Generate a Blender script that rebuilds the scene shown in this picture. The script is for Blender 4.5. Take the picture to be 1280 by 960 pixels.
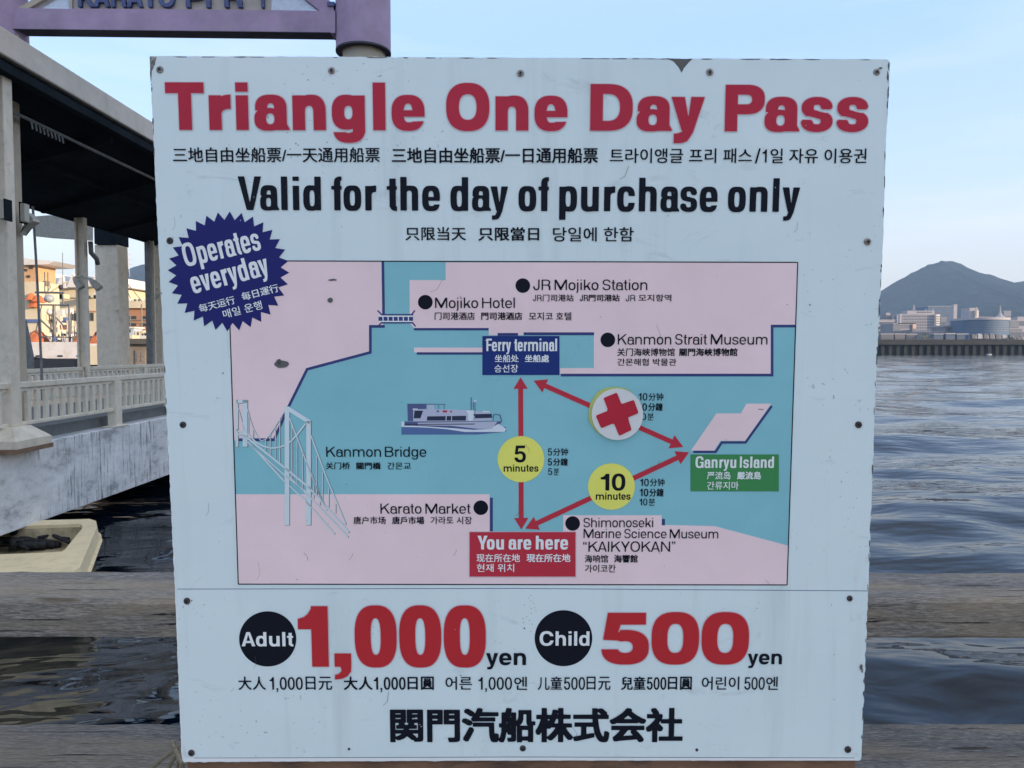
import bpy, bmesh, math, random, os
import numpy as np
from mathutils import Vector, noise as mnoise
random.seed(7); rng = np.random.default_rng(7)
SC = bpy.context.scene
for o in list(bpy.data.objects): bpy.data.objects.remove(o)
COL = SC.collection
R = math.radians

# ------------------------------------------------------------------ camera, sky, sun, exposure
CAM_Z = 3.7                      # metres above the water
FPX = 961.0                      # focal length in pixels of the 1280 px wide photograph
HORIZON = 437.0
PITCH = math.atan((480 - HORIZON) / FPX)
cam = bpy.data.cameras.new('camera'); cam.sensor_width = 36; cam.lens = 36 * FPX / 1280
cam.clip_start = 0.02; cam.clip_end = 30000
cam_o = bpy.data.objects.new('camera', cam); COL.objects.link(cam_o)
cam_o.location = (0, 0, CAM_Z); cam_o.rotation_euler = (math.pi / 2 - PITCH, 0, 0)
SC.camera = cam_o

SUN_AZ, SUN_EL = 114.0, 9.0       # degrees clockwise from the view direction, degrees above the horizon
world = bpy.data.worlds.new('World'); SC.world = world; world.use_nodes = True
wn = world.node_tree; bg = wn.nodes['Background']
sky = wn.nodes.new('ShaderNodeTexSky'); sky.sky_type = 'NISHITA'; sky.sun_disc = False
sky.sun_elevation = R(SUN_EL); sky.sun_rotation = R(SUN_AZ)
sky.air_density = 1.0; sky.dust_density = 1.0; sky.ozone_density = 1.2; sky.altitude = 0
bg.inputs['Strength'].default_value = 0.15
# hand-set evening gradient over the clear sky: pale lilac low down, light blue higher up, a few faint streaks of cloud
tc = wn.nodes.new('ShaderNodeTexCoord'); sx = wn.nodes.new('ShaderNodeSeparateXYZ'); wn.links.new(tc.outputs['Generated'], sx.inputs[0])
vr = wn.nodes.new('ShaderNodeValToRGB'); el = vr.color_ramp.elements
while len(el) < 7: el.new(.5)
for k, (p, c) in enumerate(((0., (.50, .435, .45)), (.07, (.51, .455, .475)), (.125, (.475, .475, .545)), (.19, (.38, .47, .66)), (.36, (.28, .43, .77)), (.6, (.42, .52, .69)), (1., (.70, .68, .69)))):  # zenith stops made paler, out of view, to brighten the foreground
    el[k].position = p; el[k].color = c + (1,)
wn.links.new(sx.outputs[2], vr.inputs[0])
cm = wn.nodes.new('ShaderNodeMapping'); cm.inputs['Scale'].default_value = (1.2, 1.2, 9); wn.links.new(tc.outputs['Generated'], cm.inputs[0])
cn = wn.nodes.new('ShaderNodeTexNoise'); cn.inputs['Scale'].default_value = 2.2; cn.inputs['Detail'].default_value = 6; cn.inputs['Roughness'].default_value = .55; wn.links.new(cm.outputs[0], cn.inputs['Vector'])
cr = wn.nodes.new('ShaderNodeValToRGB'); cr.color_ramp.elements[0].position = .50; cr.color_ramp.elements[1].position = .78; cr.color_ramp.elements[1].color = (.32, .32, .32, 1); wn.links.new(cn.outputs[0], cr.inputs[0])
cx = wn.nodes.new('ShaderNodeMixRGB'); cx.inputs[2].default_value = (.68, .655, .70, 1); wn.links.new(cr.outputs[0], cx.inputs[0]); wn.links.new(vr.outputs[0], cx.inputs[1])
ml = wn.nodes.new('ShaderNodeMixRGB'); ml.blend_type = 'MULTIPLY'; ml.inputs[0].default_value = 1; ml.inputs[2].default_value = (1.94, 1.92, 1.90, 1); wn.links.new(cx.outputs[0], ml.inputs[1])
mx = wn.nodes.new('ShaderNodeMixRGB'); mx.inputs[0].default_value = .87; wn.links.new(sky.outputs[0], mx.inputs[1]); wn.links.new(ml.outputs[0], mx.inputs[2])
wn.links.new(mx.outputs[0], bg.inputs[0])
sd = bpy.data.lights.new('sun', 'SUN'); sd.energy = 1.6; sd.angle = R(0.6); sd.color = (1.0, .74, .48)
so = bpy.data.objects.new('sun', sd); COL.objects.link(so)
sv = Vector((math.sin(R(SUN_AZ)) * math.cos(R(SUN_EL)), math.cos(R(SUN_AZ)) * math.cos(R(SUN_EL)), math.sin(R(SUN_EL))))
so.rotation_euler = sv.to_track_quat('Z', 'Y').to_euler(); so.location = (0, 0, 60)
SC.view_settings.view_transform = 'Standard'; SC.view_settings.look = 'None'
SC.view_settings.exposure = 2.50; SC.view_settings.gamma = 1.0; SC.view_settings.use_curve_mapping = False

SC.cycles.use_adaptive_sampling = False

# ------------------------------------------------------------------ helpers
_cp, _sp = math.cos(PITCH), math.sin(PITCH)
def ray(px, py):
    cx, cy = (px - 640) / FPX, (480 - py) / FPX
    return Vector((cx, _cp + cy * _sp, -_sp + cy * _cp))
def P(px, py, Y):
    """the point seen at a pixel of the photograph, at distance Y in front of the camera"""
    d = ray(px, py); return Vector((0, 0, CAM_Z)) + d * (Y / d.y)
def PX(px, py, X):
    d = ray(px, py); return Vector((0, 0, CAM_Z)) + d * (X / d.x)

def tag(o, label=None, cat=None, group=None, kind=None):
    if label: o['label'] = label
    if cat: o['category'] = cat
    if group: o['group'] = group
    if kind: o['kind'] = kind
    return o
def link(o, parent=None):
    COL.objects.link(o)
    if parent is not None: o.parent = parent
    return o
def empty(name, loc, label, cat, group=None):
    o = bpy.data.objects.new(name, None); o.empty_display_size = .2; o.location = loc; COL.objects.link(o)
    return tag(o, label, cat, group)
def world_loc(o):
    v = Vector((0, 0, 0))
    while o is not None: v = v + o.location; o = o.parent
    return v
def mobj(name, v, f, mat, parent=None, smooth=False, origin=None, mi=None):
    """one mesh object from world-space vertices; origin (world) is where the object sits"""
    base = world_loc(parent) if parent is not None else Vector((0, 0, 0))
    og = Vector(origin) if origin is not None else base
    me = bpy.data.meshes.new(name)
    me.from_pydata([(x - og.x, y - og.y, z - og.z) for x, y, z in v], [], f)
    for m in (mat if isinstance(mat, (list, tuple)) else [mat]): me.materials.append(m)
    if mi is not None: me.polygons.foreach_set('material_index', mi)
    if smooth: me.polygons.foreach_set('use_smooth', [True] * len(me.polygons))
    me.update()
    o = bpy.data.objects.new(name, me); link(o, parent); o.location = og - base
    return o
class MB:
    def __init__(s): s.v = []; s.f = []
    def add(s, v, f):
        n = len(s.v); s.v += [tuple(q) for q in v]; s.f += [tuple(i + n for i in q) for q in f]; return s
    def box(s, x0, y0, z0, x1, y1, z1, bev=0.0):
        x0, x1 = sorted((x0, x1)); y0, y1 = sorted((y0, y1)); z0, z1 = sorted((z0, z1))
        if bev <= 0:
            v = [(x, y, z) for x in (x0, x1) for y in (y0, y1) for z in (z0, z1)]
            return s.add(v, [(0, 1, 3, 2), (4, 6, 7, 5), (0, 4, 5, 1), (2, 3, 7, 6), (0, 2, 6, 4), (1, 5, 7, 3)])
        bm = bmesh.new(); r = bmesh.ops.create_cube(bm, size=1)
        for q in bm.verts: q.co = ((x0 + x1) / 2 + q.co.x * (x1 - x0), (y0 + y1) / 2 + q.co.y * (y1 - y0), (z0 + z1) / 2 + q.co.z * (z1 - z0))
        bmesh.ops.bevel(bm, geom=bm.edges[:], offset=bev, segments=1, affect='EDGES')
        bm.verts.index_update(); s.add([q.co[:] for q in bm.verts], [[w.index for w in q.verts] for q in bm.faces]); bm.free(); return s
    def prism(s, poly, axis, a, b):
        """poly of 2D points extruded along axis 'x','y' or 'z' from a to b"""
        def p3(p, t): return {'x': (t, p[0], p[1]), 'y': (p[0], t, p[1]), 'z': (p[0], p[1], t)}[axis]
        n = len(poly)
        return s.add([p3(p, a) for p in poly] + [p3(p, b) for p in poly],
                     [tuple(range(n))[::-1], tuple(range(n, 2 * n))] + [(i, (i + 1) % n, n + (i + 1) % n, n + i) for i in range(n)])
    def tube(s, pts, r, k=8, cap=True):
        pts = [Vector(p) for p in pts]; n = len(pts); rs = r if isinstance(r, (list, tuple)) else [r] * n
        v = []
        for i, p in enumerate(pts):
            d = (pts[min(i + 1, n - 1)] - pts[max(i - 1, 0)]).normalized()
            up = Vector((0, 0, 1)) if abs(d.z) < .9 else Vector((0, 1, 0))
            a = d.cross(up).normalized(); b = a.cross(d)
            for j in range(k):
                t = 2 * math.pi * j / k; v.append(p + a * (rs[i] * math.cos(t)) + b * (rs[i] * math.sin(t)))
        f = [(i * k + j, i * k + (j + 1) % k, (i + 1) * k + (j + 1) % k, (i + 1) * k + j) for i in range(n - 1) for j in range(k)]
        if cap: f += [tuple(range(k))[::-1], tuple(range((n - 1) * k, n * k))]
        return s.add(v, f)
    def lathe(s, cx, cy, prof, k=24, cap=True):
        v = [(cx + r * math.cos(2 * math.pi * j / k), cy + r * math.sin(2 * math.pi * j / k), z) for r, z in prof for j in range(k)]
        n = len(prof)
        f = [(i * k + j, i * k + (j + 1) % k, (i + 1) * k + (j + 1) % k, (i + 1) * k + j) for i in range(n - 1) for j in range(k)]
        if cap: f += [tuple(range(k))[::-1], tuple(range((n - 1) * k, n * k))]
        return s.add(v, f)
    def build(s, name, mat, parent=None, smooth=False, origin=None):
        return mobj(name, s.v, s.f, mat, parent, smooth, origin)
def copy_part(o, parent, loc):
    c = o.copy(); COL.objects.link(c); c.parent = parent; c.location = loc; return c

# ------------------------------------------------------------------ materials
class NT:
    def __init__(s, m): s.t = m.node_tree; s.n = s.t.nodes; s.l = s.t.links; s.b = s.n['Principled BSDF']
    def N(s, kind): return s.n.new('ShaderNode' + kind)
    def L(s, a, b): s.l.new(a, b)
    def coord(s, scale=(1, 1, 1), rot=(0, 0, 0)):
        t = s.N('TexCoord'); m = s.N('Mapping'); m.inputs['Scale'].default_value = scale; m.inputs['Rotation'].default_value = rot
        s.L(t.outputs['Object'], m.inputs[0]); return m.outputs[0]
    def noise(s, co, scale, detail=4, rough=.6, dist=0):
        n = s.N('TexNoise'); n.inputs['Scale'].default_value = scale; n.inputs['Detail'].default_value = detail
        n.inputs['Roughness'].default_value = rough; n.inputs['Distortion'].default_value = dist
        s.L(co, n.inputs['Vector']); return n.outputs[0]
    def ramp(s, fac, stops):
        r = s.N('ValToRGB'); e = r.color_ramp.elements
        while len(e) < len(stops): e.new(.5)
        for k, (p, c) in enumerate(stops):
            e[k].position = p; e[k].color = (c, c, c, 1) if isinstance(c, (int, float)) else tuple(c) + (1,)
        s.L(fac, r.inputs[0]); return r.outputs[0]
    def mix(s, fac, a, b, blend='MIX'):
        m = s.N('MixRGB'); m.blend_type = blend
        for i, q in enumerate((fac, a, b)):
            if isinstance(q, (int, float)): m.inputs[i].default_value = q if i == 0 else (q, q, q, 1)
            elif isinstance(q, tuple): m.inputs[i].default_value = q + (1,)
            else: s.L(q, m.inputs[i])
        return m.outputs[0]
    def bump(s, h, strength=.3, dist=.01):
        b = s.N('Bump'); b.inputs['Strength'].default_value = strength; b.inputs['Distance'].default_value = dist
        s.L(h, b.inputs['Height']); s.L(b.outputs[0], s.b.inputs['Normal'])
def mat(name, col, rough=.6, metal=0., var=.12, scale=8., dirt=None, dirt_amt=.35, bump=0., spec=.4, stretch=(1, 1, 1)):
    m = bpy.data.materials.new(name); m.use_nodes = True; q = NT(m); b = q.b
    b.inputs['Roughness'].default_value = rough; b.inputs['Metallic'].default_value = metal
    b.inputs['Specular IOR Level'].default_value = spec
    co = q.coord(stretch); n = q.noise(co, scale, 5, .65)
    lo = tuple(c * (1 - var * 1.6) for c in col); hi = tuple(min(1, c * (1 + var)) for c in col)
    c = q.ramp(n, [(.3, lo), (.7, hi)])
    if dirt:
        n2 = q.noise(co, scale * 2.7, 6, .7, .3); c = q.mix(q.ramp(n2, [(.50, 0.), (.72, dirt_amt)]), c, dirt)
    q.L(c, b.inputs['Base Color'])
    if bump: q.bump(q.noise(co, scale * 6, 4, .6), bump, .01)
    return m
def _box(x0,y0,x1,y1): return np.array([(x0,y0),(x1,y0),(x1,y1),(x0,y1)],float)
def _sup(x0,y0,x1,y1,part='full',n=2.4,k=18):
    cx=(x0+x1)/2;rx=(x1-x0)/2
    if part=='full': cy=(y0+y1)/2;ry=(y1-y0)/2;a0,a1=0,2*math.pi;m=4*k
    elif part=='top': cy=y0;ry=y1-y0;a0,a1=0,math.pi;m=2*k
    else: cy=y1;ry=y1-y0;a0,a1=math.pi,2*math.pi;m=2*k
    t=np.linspace(a0,a1,m+1)
    if part=='full': t=t[:-1]
    c,s=np.cos(t),np.sin(t)
    return np.stack([cx+rx*np.sign(c)*np.abs(c)**(2/n),cy+ry*np.sign(s)*np.abs(s)**(2/n)],1)
def _pg(*p): return np.array(p,float)
def _pen(path,rx,ry,k=20):
    # ops for a stroke by an elliptical pen along a polyline: union of convex hull-ish quads
    t=np.linspace(0,2*math.pi,k,endpoint=False);E=np.stack([rx*np.cos(t),ry*np.sin(t)],1)
    out=[]
    P=np.array(path,float)
    for a,b in zip(P[:-1],P[1:]):
        d=b-a;L=np.hypot(*d)
        if L<1e-9:continue
        # support points perpendicular to d in ellipse metric
        ang=math.atan2(-d[0]*ry,d[1]*rx) if True else 0
        # tangent points where ellipse tangent is parallel to d
        th=math.atan2(ry*-d[0],rx*d[1])
        # param theta with tangent (-rx sin, ry cos) || d -> tan th = -d0*ry/(d1*rx)
        q=np.array([rx*math.cos(th),ry*math.sin(th)])
        out.append(_pg(a+q,b+q,b-q,a-q));out.append(E+b)
    out.append(E+P[0])
    return out
def _arc(x0,y0,x1,y1,a0,a1,n=2.2,k=14):
    cx,cy,rx,ry=(x0+x1)/2,(y0+y1)/2,(x1-x0)/2,(y1-y0)/2
    t=np.radians(np.linspace(a0,a1,k));c,s=np.cos(t),np.sin(t)
    return [(cx+rx*np.sign(p)*abs(p)**(2/n),cy+ry*np.sign(q)*abs(q)**(2/n)) for p,q in zip(c,s)]
def _spath(w,h,S,H,n):
    x0,x1=S/2,w-S/2;y0,y1=H/2,h-H/2;ym=h*.5
    up=_arc(x0+.01*w,ym,x1-.02*w,y1,8,248,n);lo=_arc(x0,y0,x1,ym,68,-172,n)
    return up+lo
class St:
    def __init__(s,S=.2,H=.16,W=1.,n=2.4,sb=None,Hl=None):
        s.Hl=Hl or H;s.S=S;s.H=H;s.W=W;s.n=n;s.sb=S*.42 if sb is None else sb
def glyph(ch,st):
    """ops (sign,poly), ink width, left/right bearing factors"""
    S,H,n=st.S,st.H,st.n;X=.73;o=.014
    w=st.W*(.52+.72*S);WC=st.W*(.80+.5*S)
    r=min(.36,w*.5);cy=X-r;hh=H*.95
    if ch in 'aes': H=st.Hl
    P,M=1,-1;A=[];L=R=1.
    add=lambda *ps:[A.append((P,p)) for p in ps]
    sub=lambda *ps:[A.append((M,p)) for p in ps]
    def arch(x0,x1,jo=.35):
        add(_sup(x0+S*jo,cy,x1,X+o,'top',n));add(_box(x1-S,0,x1,cy+.001))
        sub(_sup(x0+S,cy,x1-S,X-hh,'top',n));sub(_box(x0+S,-.01,x1-S,cy+.001))
    if ch=='o': add(_sup(0,-o,w,X+o,n=n));sub(_sup(S,H,w-S,X-H,n=n));L=R=.5
    elif ch=='n': arch(0,w);add(_box(0,0,S,X))
    elif ch=='h': arch(0,w);add(_box(0,0,S,1))
    elif ch=='m':
        q=st.W*(.40+.55*S);w2=2*q+S
        add(_sup(S*.35,cy,q+S,X+o,'top',n),_sup(q+S*.35,cy,w2,X+o,'top',n),_box(q,0,q+S,cy+.001),_box(w2-S,0,w2,cy+.001))
        sub(_sup(S,cy,q,X-hh,'top',n),_box(S,-.01,q,cy+.001),_sup(q+S,cy,w2-S,X-hh,'top',n),_box(q+S,-.01,w2-S,cy+.001))
        add(_box(0,0,S,X));w=w2
    elif ch=='u':
        add(_sup(0,-o,w-S*.35,r,'bot',n),_box(0,r-.001,S,X));sub(_sup(S,hh,w-S,r,'bot',n),_box(S,r-.001,w-S,X+.01));add(_box(w-S,0,w,X))
    elif ch=='r':
        w=st.W*(.27+.75*S)
        add(_sup(S*.3,cy-.05,w*1.9,X+o,'top',n));sub(_sup(S,cy-.05,w*1.9-S*.8,X-H*1.25,'top',n));sub(_box(w,-.1,w*3,2),_box(S,-.1,w*3,X-H*1.25-.28*r));add(_box(0,0,S,X));R=.25
    elif ch=='l': w=S;add(_box(0,0,S,1))
    elif ch=='i': w=S;add(_box(0,0,S,X),_box(0,1-min(H*.9,.19),S,1))
    elif ch=='j':
        w=S*1.45;x=S*.45;add(_sup(x-S*1.6,-.27,x+S,0,'bot',n));sub(_sup(x-S*.6,-.27+H,x,.001,'bot',n),_box(-9,-9,0,9));sub(_box(-9,-.27+H,x,.2));add(_box(x,-.02,x+S,X),_box(x,1-min(H*.9,.19),x+S,1));L=.3
    elif ch in 'dqg':
        y0=-o if ch!='g' else .0
        if ch=='g':
            add(_sup(.03*w,-.27,w,0.05,'bot',n),_box(w-S,0,w,X))
            sub(_sup(.03*w+S*.9,-.27+H*.92,w-S,.05,'bot',n));sub(_box(-.1,-.065+ (0 if S<.15 else .02),w-S,.3))
            y0=.012
        add(_sup(0,y0,w-S*.3,X+o,n=n))
        sub(_sup(S,y0+hh+.0,w-S,X-hh,n=n))
        if ch=='d': add(_box(w-S,0,w,1))
        else: add(_box(w-S,-.04,w,X))
        L=.5
    elif ch in 'pb':
        add(_sup(S*.3,-o,w,X+o,n=n));sub(_sup(S,hh,w-S,X-hh,n=n));add(_box(0,-.26,S,X) if ch=='p' else _box(0,0,S,1));R=.5
    elif ch=='e':
        add(_sup(0,-o,w,X+o,n=n));sub(_sup(S*.98,H*1.0,w-S*.98,X-H,n=n))
        b=H*.80;yb=X*.475-b*.45;add(_box(S*.5,yb,w-.001,yb+b));
        sub(_pg((w*.5,yb),(w*.5,H*1.02),(w-S*1.0,H*1.02),(w-S*.99,yb-.075-.25*(yb-H)),(w+.1,yb-.07-.2*(yb-H)),(w+.1,yb)));L=R=.5
    elif ch=='c':
        add(_sup(0,-o,w,X+o,n=n));sub(_sup(S,H,w-S,X-H,n=n))
        sub(_box(w-S*1.05,X*.35,w+1,X*.63),_box(w*.5,X*.35,w-S*.9,X*.63));L=R=.5
    elif ch=='a':
        w=w*1.0;e=w+.025
        c2=X-min(.27,r)
        add(_sup(.03*w,c2,w-.015,X+o,'top',n));sub(_sup(.03*w+S*.98,c2,w-.015-S,X-H,'top',n))
        sub(_box(-.1,-1,w-.015-S,c2-.0));
        add(_box(.03*w,c2-.045,.03*w+S*.98,c2+.002))
        add(_box(w-.015-S,0.05,w-.015,c2+.001))
        yt=.455;
        add(_sup(0,-o,w-S*.4,yt+.01,n=n))
        sub(_sup(S*.95,H*.72,w-.015-S,yt-H*.62,n=n))
        add(_pg((w-S-.015,.12),(w-S-.0,0),(w+.04,0),(w+.04,.03),(w-.015,.12)));add(_box(w-.015-S,.1,w-.015,c2))
        L=.45;R=.3
    elif ch in 'sS':
        h=X if ch=='s' else 1.
        w=(st.W*(.49+.72*S)) if ch=='s' else st.W*(.62+.6*S)
        h2=h+2*o
        for q in _pen([(x,y-o) for x,y in _spath(w,h2,S*.96,H,n*.93)],S*.48,H*.5): add(q)
        sub(_box(w*.45,h*.66-(.02 if S>.22 else 0),w+1,h*.5+.0) if 0 else _pg((w-S*1.25,h*.655),(w+.5,h*.655),(w+.5,h*.5+.02),(w-S*.6,h*.545),(w-S*1.25,h*.6)))
        sub(_pg((-.5,h*.345),(S*1.25,h*.345),(S*1.25,h*.40),(S*.6,h*.455),(-.5,h*.48)));L=R=.45
    elif ch=='t':
        w=st.W*(.26+.62*S);x=st.W*.10
        add(_box(x,.10,x+S,.95));add(_sup(x,-.012,w+S*1.1,.26,'bot',n));sub(_sup(x+S,H*.9,w+S*.5,.26,'bot',n),_box(w,-1,w+2,.5),_box(x+S,H*.9,w+1,.3));add(_box(x,.15,x+S,.95));add(_box(0,X-H*.8,w,X));L=R=.3
    elif ch=='f':
        w=st.W*(.27+.62*S);x=st.W*.10
        add(_sup(x,.78,w+S*1.2,1.01,'top',n));sub(_sup(x+S,.78,w+S*.4,1.01-H*.9,'top',n),_box(w,0,w+2,2),_box(x+S,.5,w+1,1.01-H*.9));add(_box(x,0,x+S,.8));add(_box(0,X-H*.8,w,X));L=.3;R=.1
    elif ch in 'vVyY':
        h=X if ch in 'vy' else 1.
        if ch=='v' or ch=='y': w=st.W*(.52+.68*S)
        else: w=st.W*(.70+.85*S)
        m=w/2;D=S*1.06
        if ch=='Y':
            add(_pg((0,1),(D*1.12,1),(m,.55),(w-D*1.12,1),(w,1),(m+S/2,.36),(m+S/2,0),(m-S/2,0),(m-S/2,.36)));L=R=.05
        else:
            q=S*.52 if ch in 'vV' else S*.5
            add(_pg((0,h),(D,h),(m,min(.30*h,.05+S*.9)),(w-D,h),(w,h),(m+q,0),(m-q,0)));L=R=.15 if h<1 else .02
        if ch=='y':
            # tail
            dx=(w-(m+q))/h
            A.clear()
            xb=m+q*.55
            sl=(w-D*.5-m)/(X-.02)
            add(_pg((0,X),(D,X),(m+S*.05,.05+S*.95),(w-D,X),(w,X),(m+q*.9,-.03),(m-q*.9,-.0)))
            yb=-.265
            add(_pg((m+q*.9+.001,-.03),(m+q*.35,-.03-.12),(m-.01*S,-.03-.19),(m-S*.35,yb+.01),(m-S*.8,yb),(.09*w,yb),(.09*w,yb+H*.92),(m-S*.85,yb+H*.92),(m-S*.6,yb+H*1.0),(m-q*.62,-.0),(m-q*.3,.05)))
    elif ch=='k':
        w=st.W*(.50+.85*S);add(_box(0,0,S,1),_pg((S*.9,.26),(w-S*1.25,X),(w-.01,X),(S*.9,.26-.13-.2*S+.05)) )
        add(_pg((S*.9,.20),(S*.9,.37),(w*.5,.37+.12),(w*.5+S*.45,.38+.10),(w,0),(w-S*1.2,0),(S*1.35+.06,.33)));R=.1
    elif ch=='T':
        w=st.W*(.64+.7*S);add(_box(0,1-H,w,1),_box(w/2-S*.52,0,w/2+S*.52,1));L=R=.15
    elif ch in 'OCG':
        w=WC;add(_sup(0,-o,w,1+o,n=n*.97));sub(_sup(S*1.04,H,w-S*1.04,1-H,n=n*.97));L=R=.5
        if ch=='C': sub(_box(w-S*1.2,.36,w+1,.66),_box(w*.5,.36,w-S*.9,.66));
        if ch=='G':
            w=WC;sub(_box(w-S*1.2,.5,w+1,.68),_box(w*.5,.3,w-S*.9,.68))
            add(_box(w*.54,.53-H*.8,w-.0,.53));add(_box(w-min(S*.7,.1),0,w,.5));add(_box(w-S,.2,w,.5))
    elif ch=='0':
        w=st.W*(.56+.66*S);add(_sup(0,-o,w,1+o,n=n));sub(_sup(S*.96,H*.93,w-S*.96,1-H*.93,n=n));L=R=.45
    elif ch=='1':
        w=st.W*(.24)+S;add(_box(w-S,0,w,1));sub();hx=w-S
        add(_pg((w-S*.5,1),(w-S*.82,1),(w-S*1.0,.90),(w-S*1.25,.84),(hx-st.W*.14,.80),(0,.785),(0,.785-max(.1,H*.85)),(w-S*.5,.785-max(.1,H*.85))))
        sub(_pg((-.1,1.1),(hx-.001,1.1),(hx-.001,.965),(hx+.0,.94),(hx-.05,.875),(hx-st.W*.11,.83),(-.1,.80)))
        R=1.1;L=.5
        A[:]=A[:1]+[(P,_pg((w-S*.9,1),(w-S*1.0+.02,1),(hx,.955),(hx-.06*st.W,.87),(hx-.13*st.W,.82),(0,.79),(0,.79-max(.1,H*.8)),(w-S*.5,.79-max(.1,H*.8)),(w-S*.3,1)))]
    elif ch=='5':
        w=st.W*(.56+.66*S)
        add(_sup(0,-o,w,.665,n=n*.95));sub(_sup(S*1.0,H*.93,w-S*.98,.665-H*.95,n=n*.95))
        sub(_box(-.1,.285,w*.5,1.5));
        add(_pg((.13*w,1),(.93*w,1),(.93*w,1-H),(.13*w+S*.78,1-H),(.13*w+S*.62,.60),(w*.40,.665),(w*.52,.665),(w*.52,.675-H*.97),(w*.42,.675-H*1.02),(S*.98,.46),(.035*w,.475)))
        L=R=.5
    elif ch==',':
        w=S;h=H*1.05;add(_box(0,0,S,h));add(_pg((S*.35,.01),(S,.01),(S*.98,-.08),(S*.75,-.16),(S*.45,-.2),(0,-.215),(0,-.14),(S*.25,-.12),(S*.42,-.07)))
    elif ch in '“”':
        w=S*2.6
        for k in (0,1.5*S):
            if ch=='”': add(_box(k,.84,k+S*.95,.99),_pg((k+S*.45,.85),(k+S*.95,.85),(k+S*.8,.76),(k,.69),(k,.735),(k+S*.35,.78)))
            else: add(_box(k,.70,k+S*.95,.85),_pg((k+S*.5,.84),(k,.84),(k+S*.15,.93),(k+S*.95,1.0),(k+S*.95,.955),(k+S*.6,.91)))
        L=R=.7
    elif ch in 'DPRB':
        w=WC*(.96 if ch=='D' else .9)
        def bowl(y0,y1,x1):
            rr=(y1-y0)/2;x=x1-min(rr*1.25,(x1-S)*.85)
            def half(xa,ya,xb,yb):
                p=_sup(2*xa-xb,ya,xb,yb,n=n);p[:,0]=np.maximum(p[:,0],xa);return p
            add(_box(0,y0,x+.001,y1),half(x,y0,x1,y1));return lambda:sub(_box(S,y0+H*.93,x+.001,y1-H*.93),half(x,y0+H*.93,x1-S*1.02,y1-H*.93))
        if ch=='D': bowl(0,1,w)();L=1;R=.5
        elif ch=='P': bowl(.37,1,w)();add(_box(0,0,S,1));R=.3
        elif ch=='R':
            bowl(.43,1,w*.97)();x=w-S
            add(_pg((x*.62,.45),(x*.75,.55),(x+S*.3,.45),(x+S*.85,.40),(x+S*.93,.3),(x+S*.95,.12),(x+S*1.1,0),(x,0),(x-.03,.1),(x-.03,.27),(x-.1,.40)));add(_box(0,0,S,1));R=.6
        else:
            f=bowl(0,.55,w);f();f=bowl(.48,1,w*.95);f();bx=_box(0,.48,w*.7,.55);add(bx);add(_box(0,0,S,1));R=.6
    elif ch=='F': w=st.W*(.6+.5*S);add(_box(0,0,S,1),_box(0,1-H,w,1),_box(0,.56-H,w*.93,.56));R=.15
    elif ch=='H': w=WC*.95;add(_box(0,0,S,1),_box(w-S,0,w,1),_box(0,.53-H/2,w,.53+H/2))
    elif ch=='I': w=S;add(_box(0,0,S,1))
    elif ch=='K': w=WC*.98;add(_box(0,0,S,1),_pg((S*.9,.32),(S*.9,.32+S*1.1+.06),(w-S*1.4,1),(w-.02,1)),_pg((w*.5-S*.6,.53),(w*.5+S*.35,.60),(w,0),(w-S*1.3,0)));R=.05
    elif ch=='M': w=st.W*(1.0+.6*S);add(_box(0,0,S*.95,1),_box(w-S*.95,0,w,1),_pg((0,1),(S*1.3,1),(w/2,.3),(w-S*1.3,1),(w,1),(w/2+S*.5,0),(w/2-S*.5,0)))
    elif ch=='N': w=WC*.95;add(_box(0,0,S,1),_box(w-S,0,w,1),_pg((0,1),(S*1.05,1),(w,0),(w-S*1.05,0)))
    elif ch=='A':
        w=st.W*(.72+.7*S);m=w/2;D=S*1.08;add(_pg((0,0),(m-S*.56,1),(m+S*.56,1),(w,0),(w-D,0),(m,.88-.2*S),(D,0)),_pg((w*.2,.23),(w*.8,.23),(w*.75,.23+H*.9),(w*.25,.23+H*.9)));L=R=.05
    elif ch=='J':
        w=st.W*(.50+.4*S);add(_sup(0,-o,w,.36,'bot',n),_box(w-S,.35,w,1));sub(_sup(S,H,w-S,.36,'bot',n));add(_box(0,.28,S,.37));L=.2
    else: w=.3*st.W
    return A,w,L,R
KERN={'Tr':-.0,'Va':-.10,'Da':-.0,'Yo':-.12,'Fe':-.06,'ry':-.0,'Pa':-.06,'ay':-.02,'KA':-.02,'rr':0,'1,':-.0}
def typeset(s,st,res=120):
    """raster of the whole word(s) -> img, x0,y0 in cap units"""
    x=0;items=[];prev=None;pr=0
    for i,ch in enumerate(s):
        if ch==' ': x+=.30*st.W+st.S*.35;prev=None;continue
        A,w,L,R=glyph(ch,st)
        if prev is not None: x+=st.sb*(pr+L)+.03*0+KERN.get(prev+ch,0)*st.W
        items.append((x,A,w));x+=w;prev=ch;pr=R
    W=int(x*res)+16;H=int(1.5*res)+12;img=np.zeros((H,W))
    for gx,A,w in items:
        a=max(0,int((gx-.35)*res)+6);b=min(W,int((gx+w+.5)*res)+10)
        g=np.zeros((H,b-a))
        for sgn,p in A:
            q=p.copy();q[:,0]=(q[:,0]+gx)*res+6-a;q[:,1]=(q[:,1]+.36)*res+6
            c=cover(q,H,b-a)
            g=np.maximum(g,c) if sgn>0 else np.minimum(g,1-c)
        img[:,a:b]=np.maximum(img[:,a:b],g)
    return img
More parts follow.
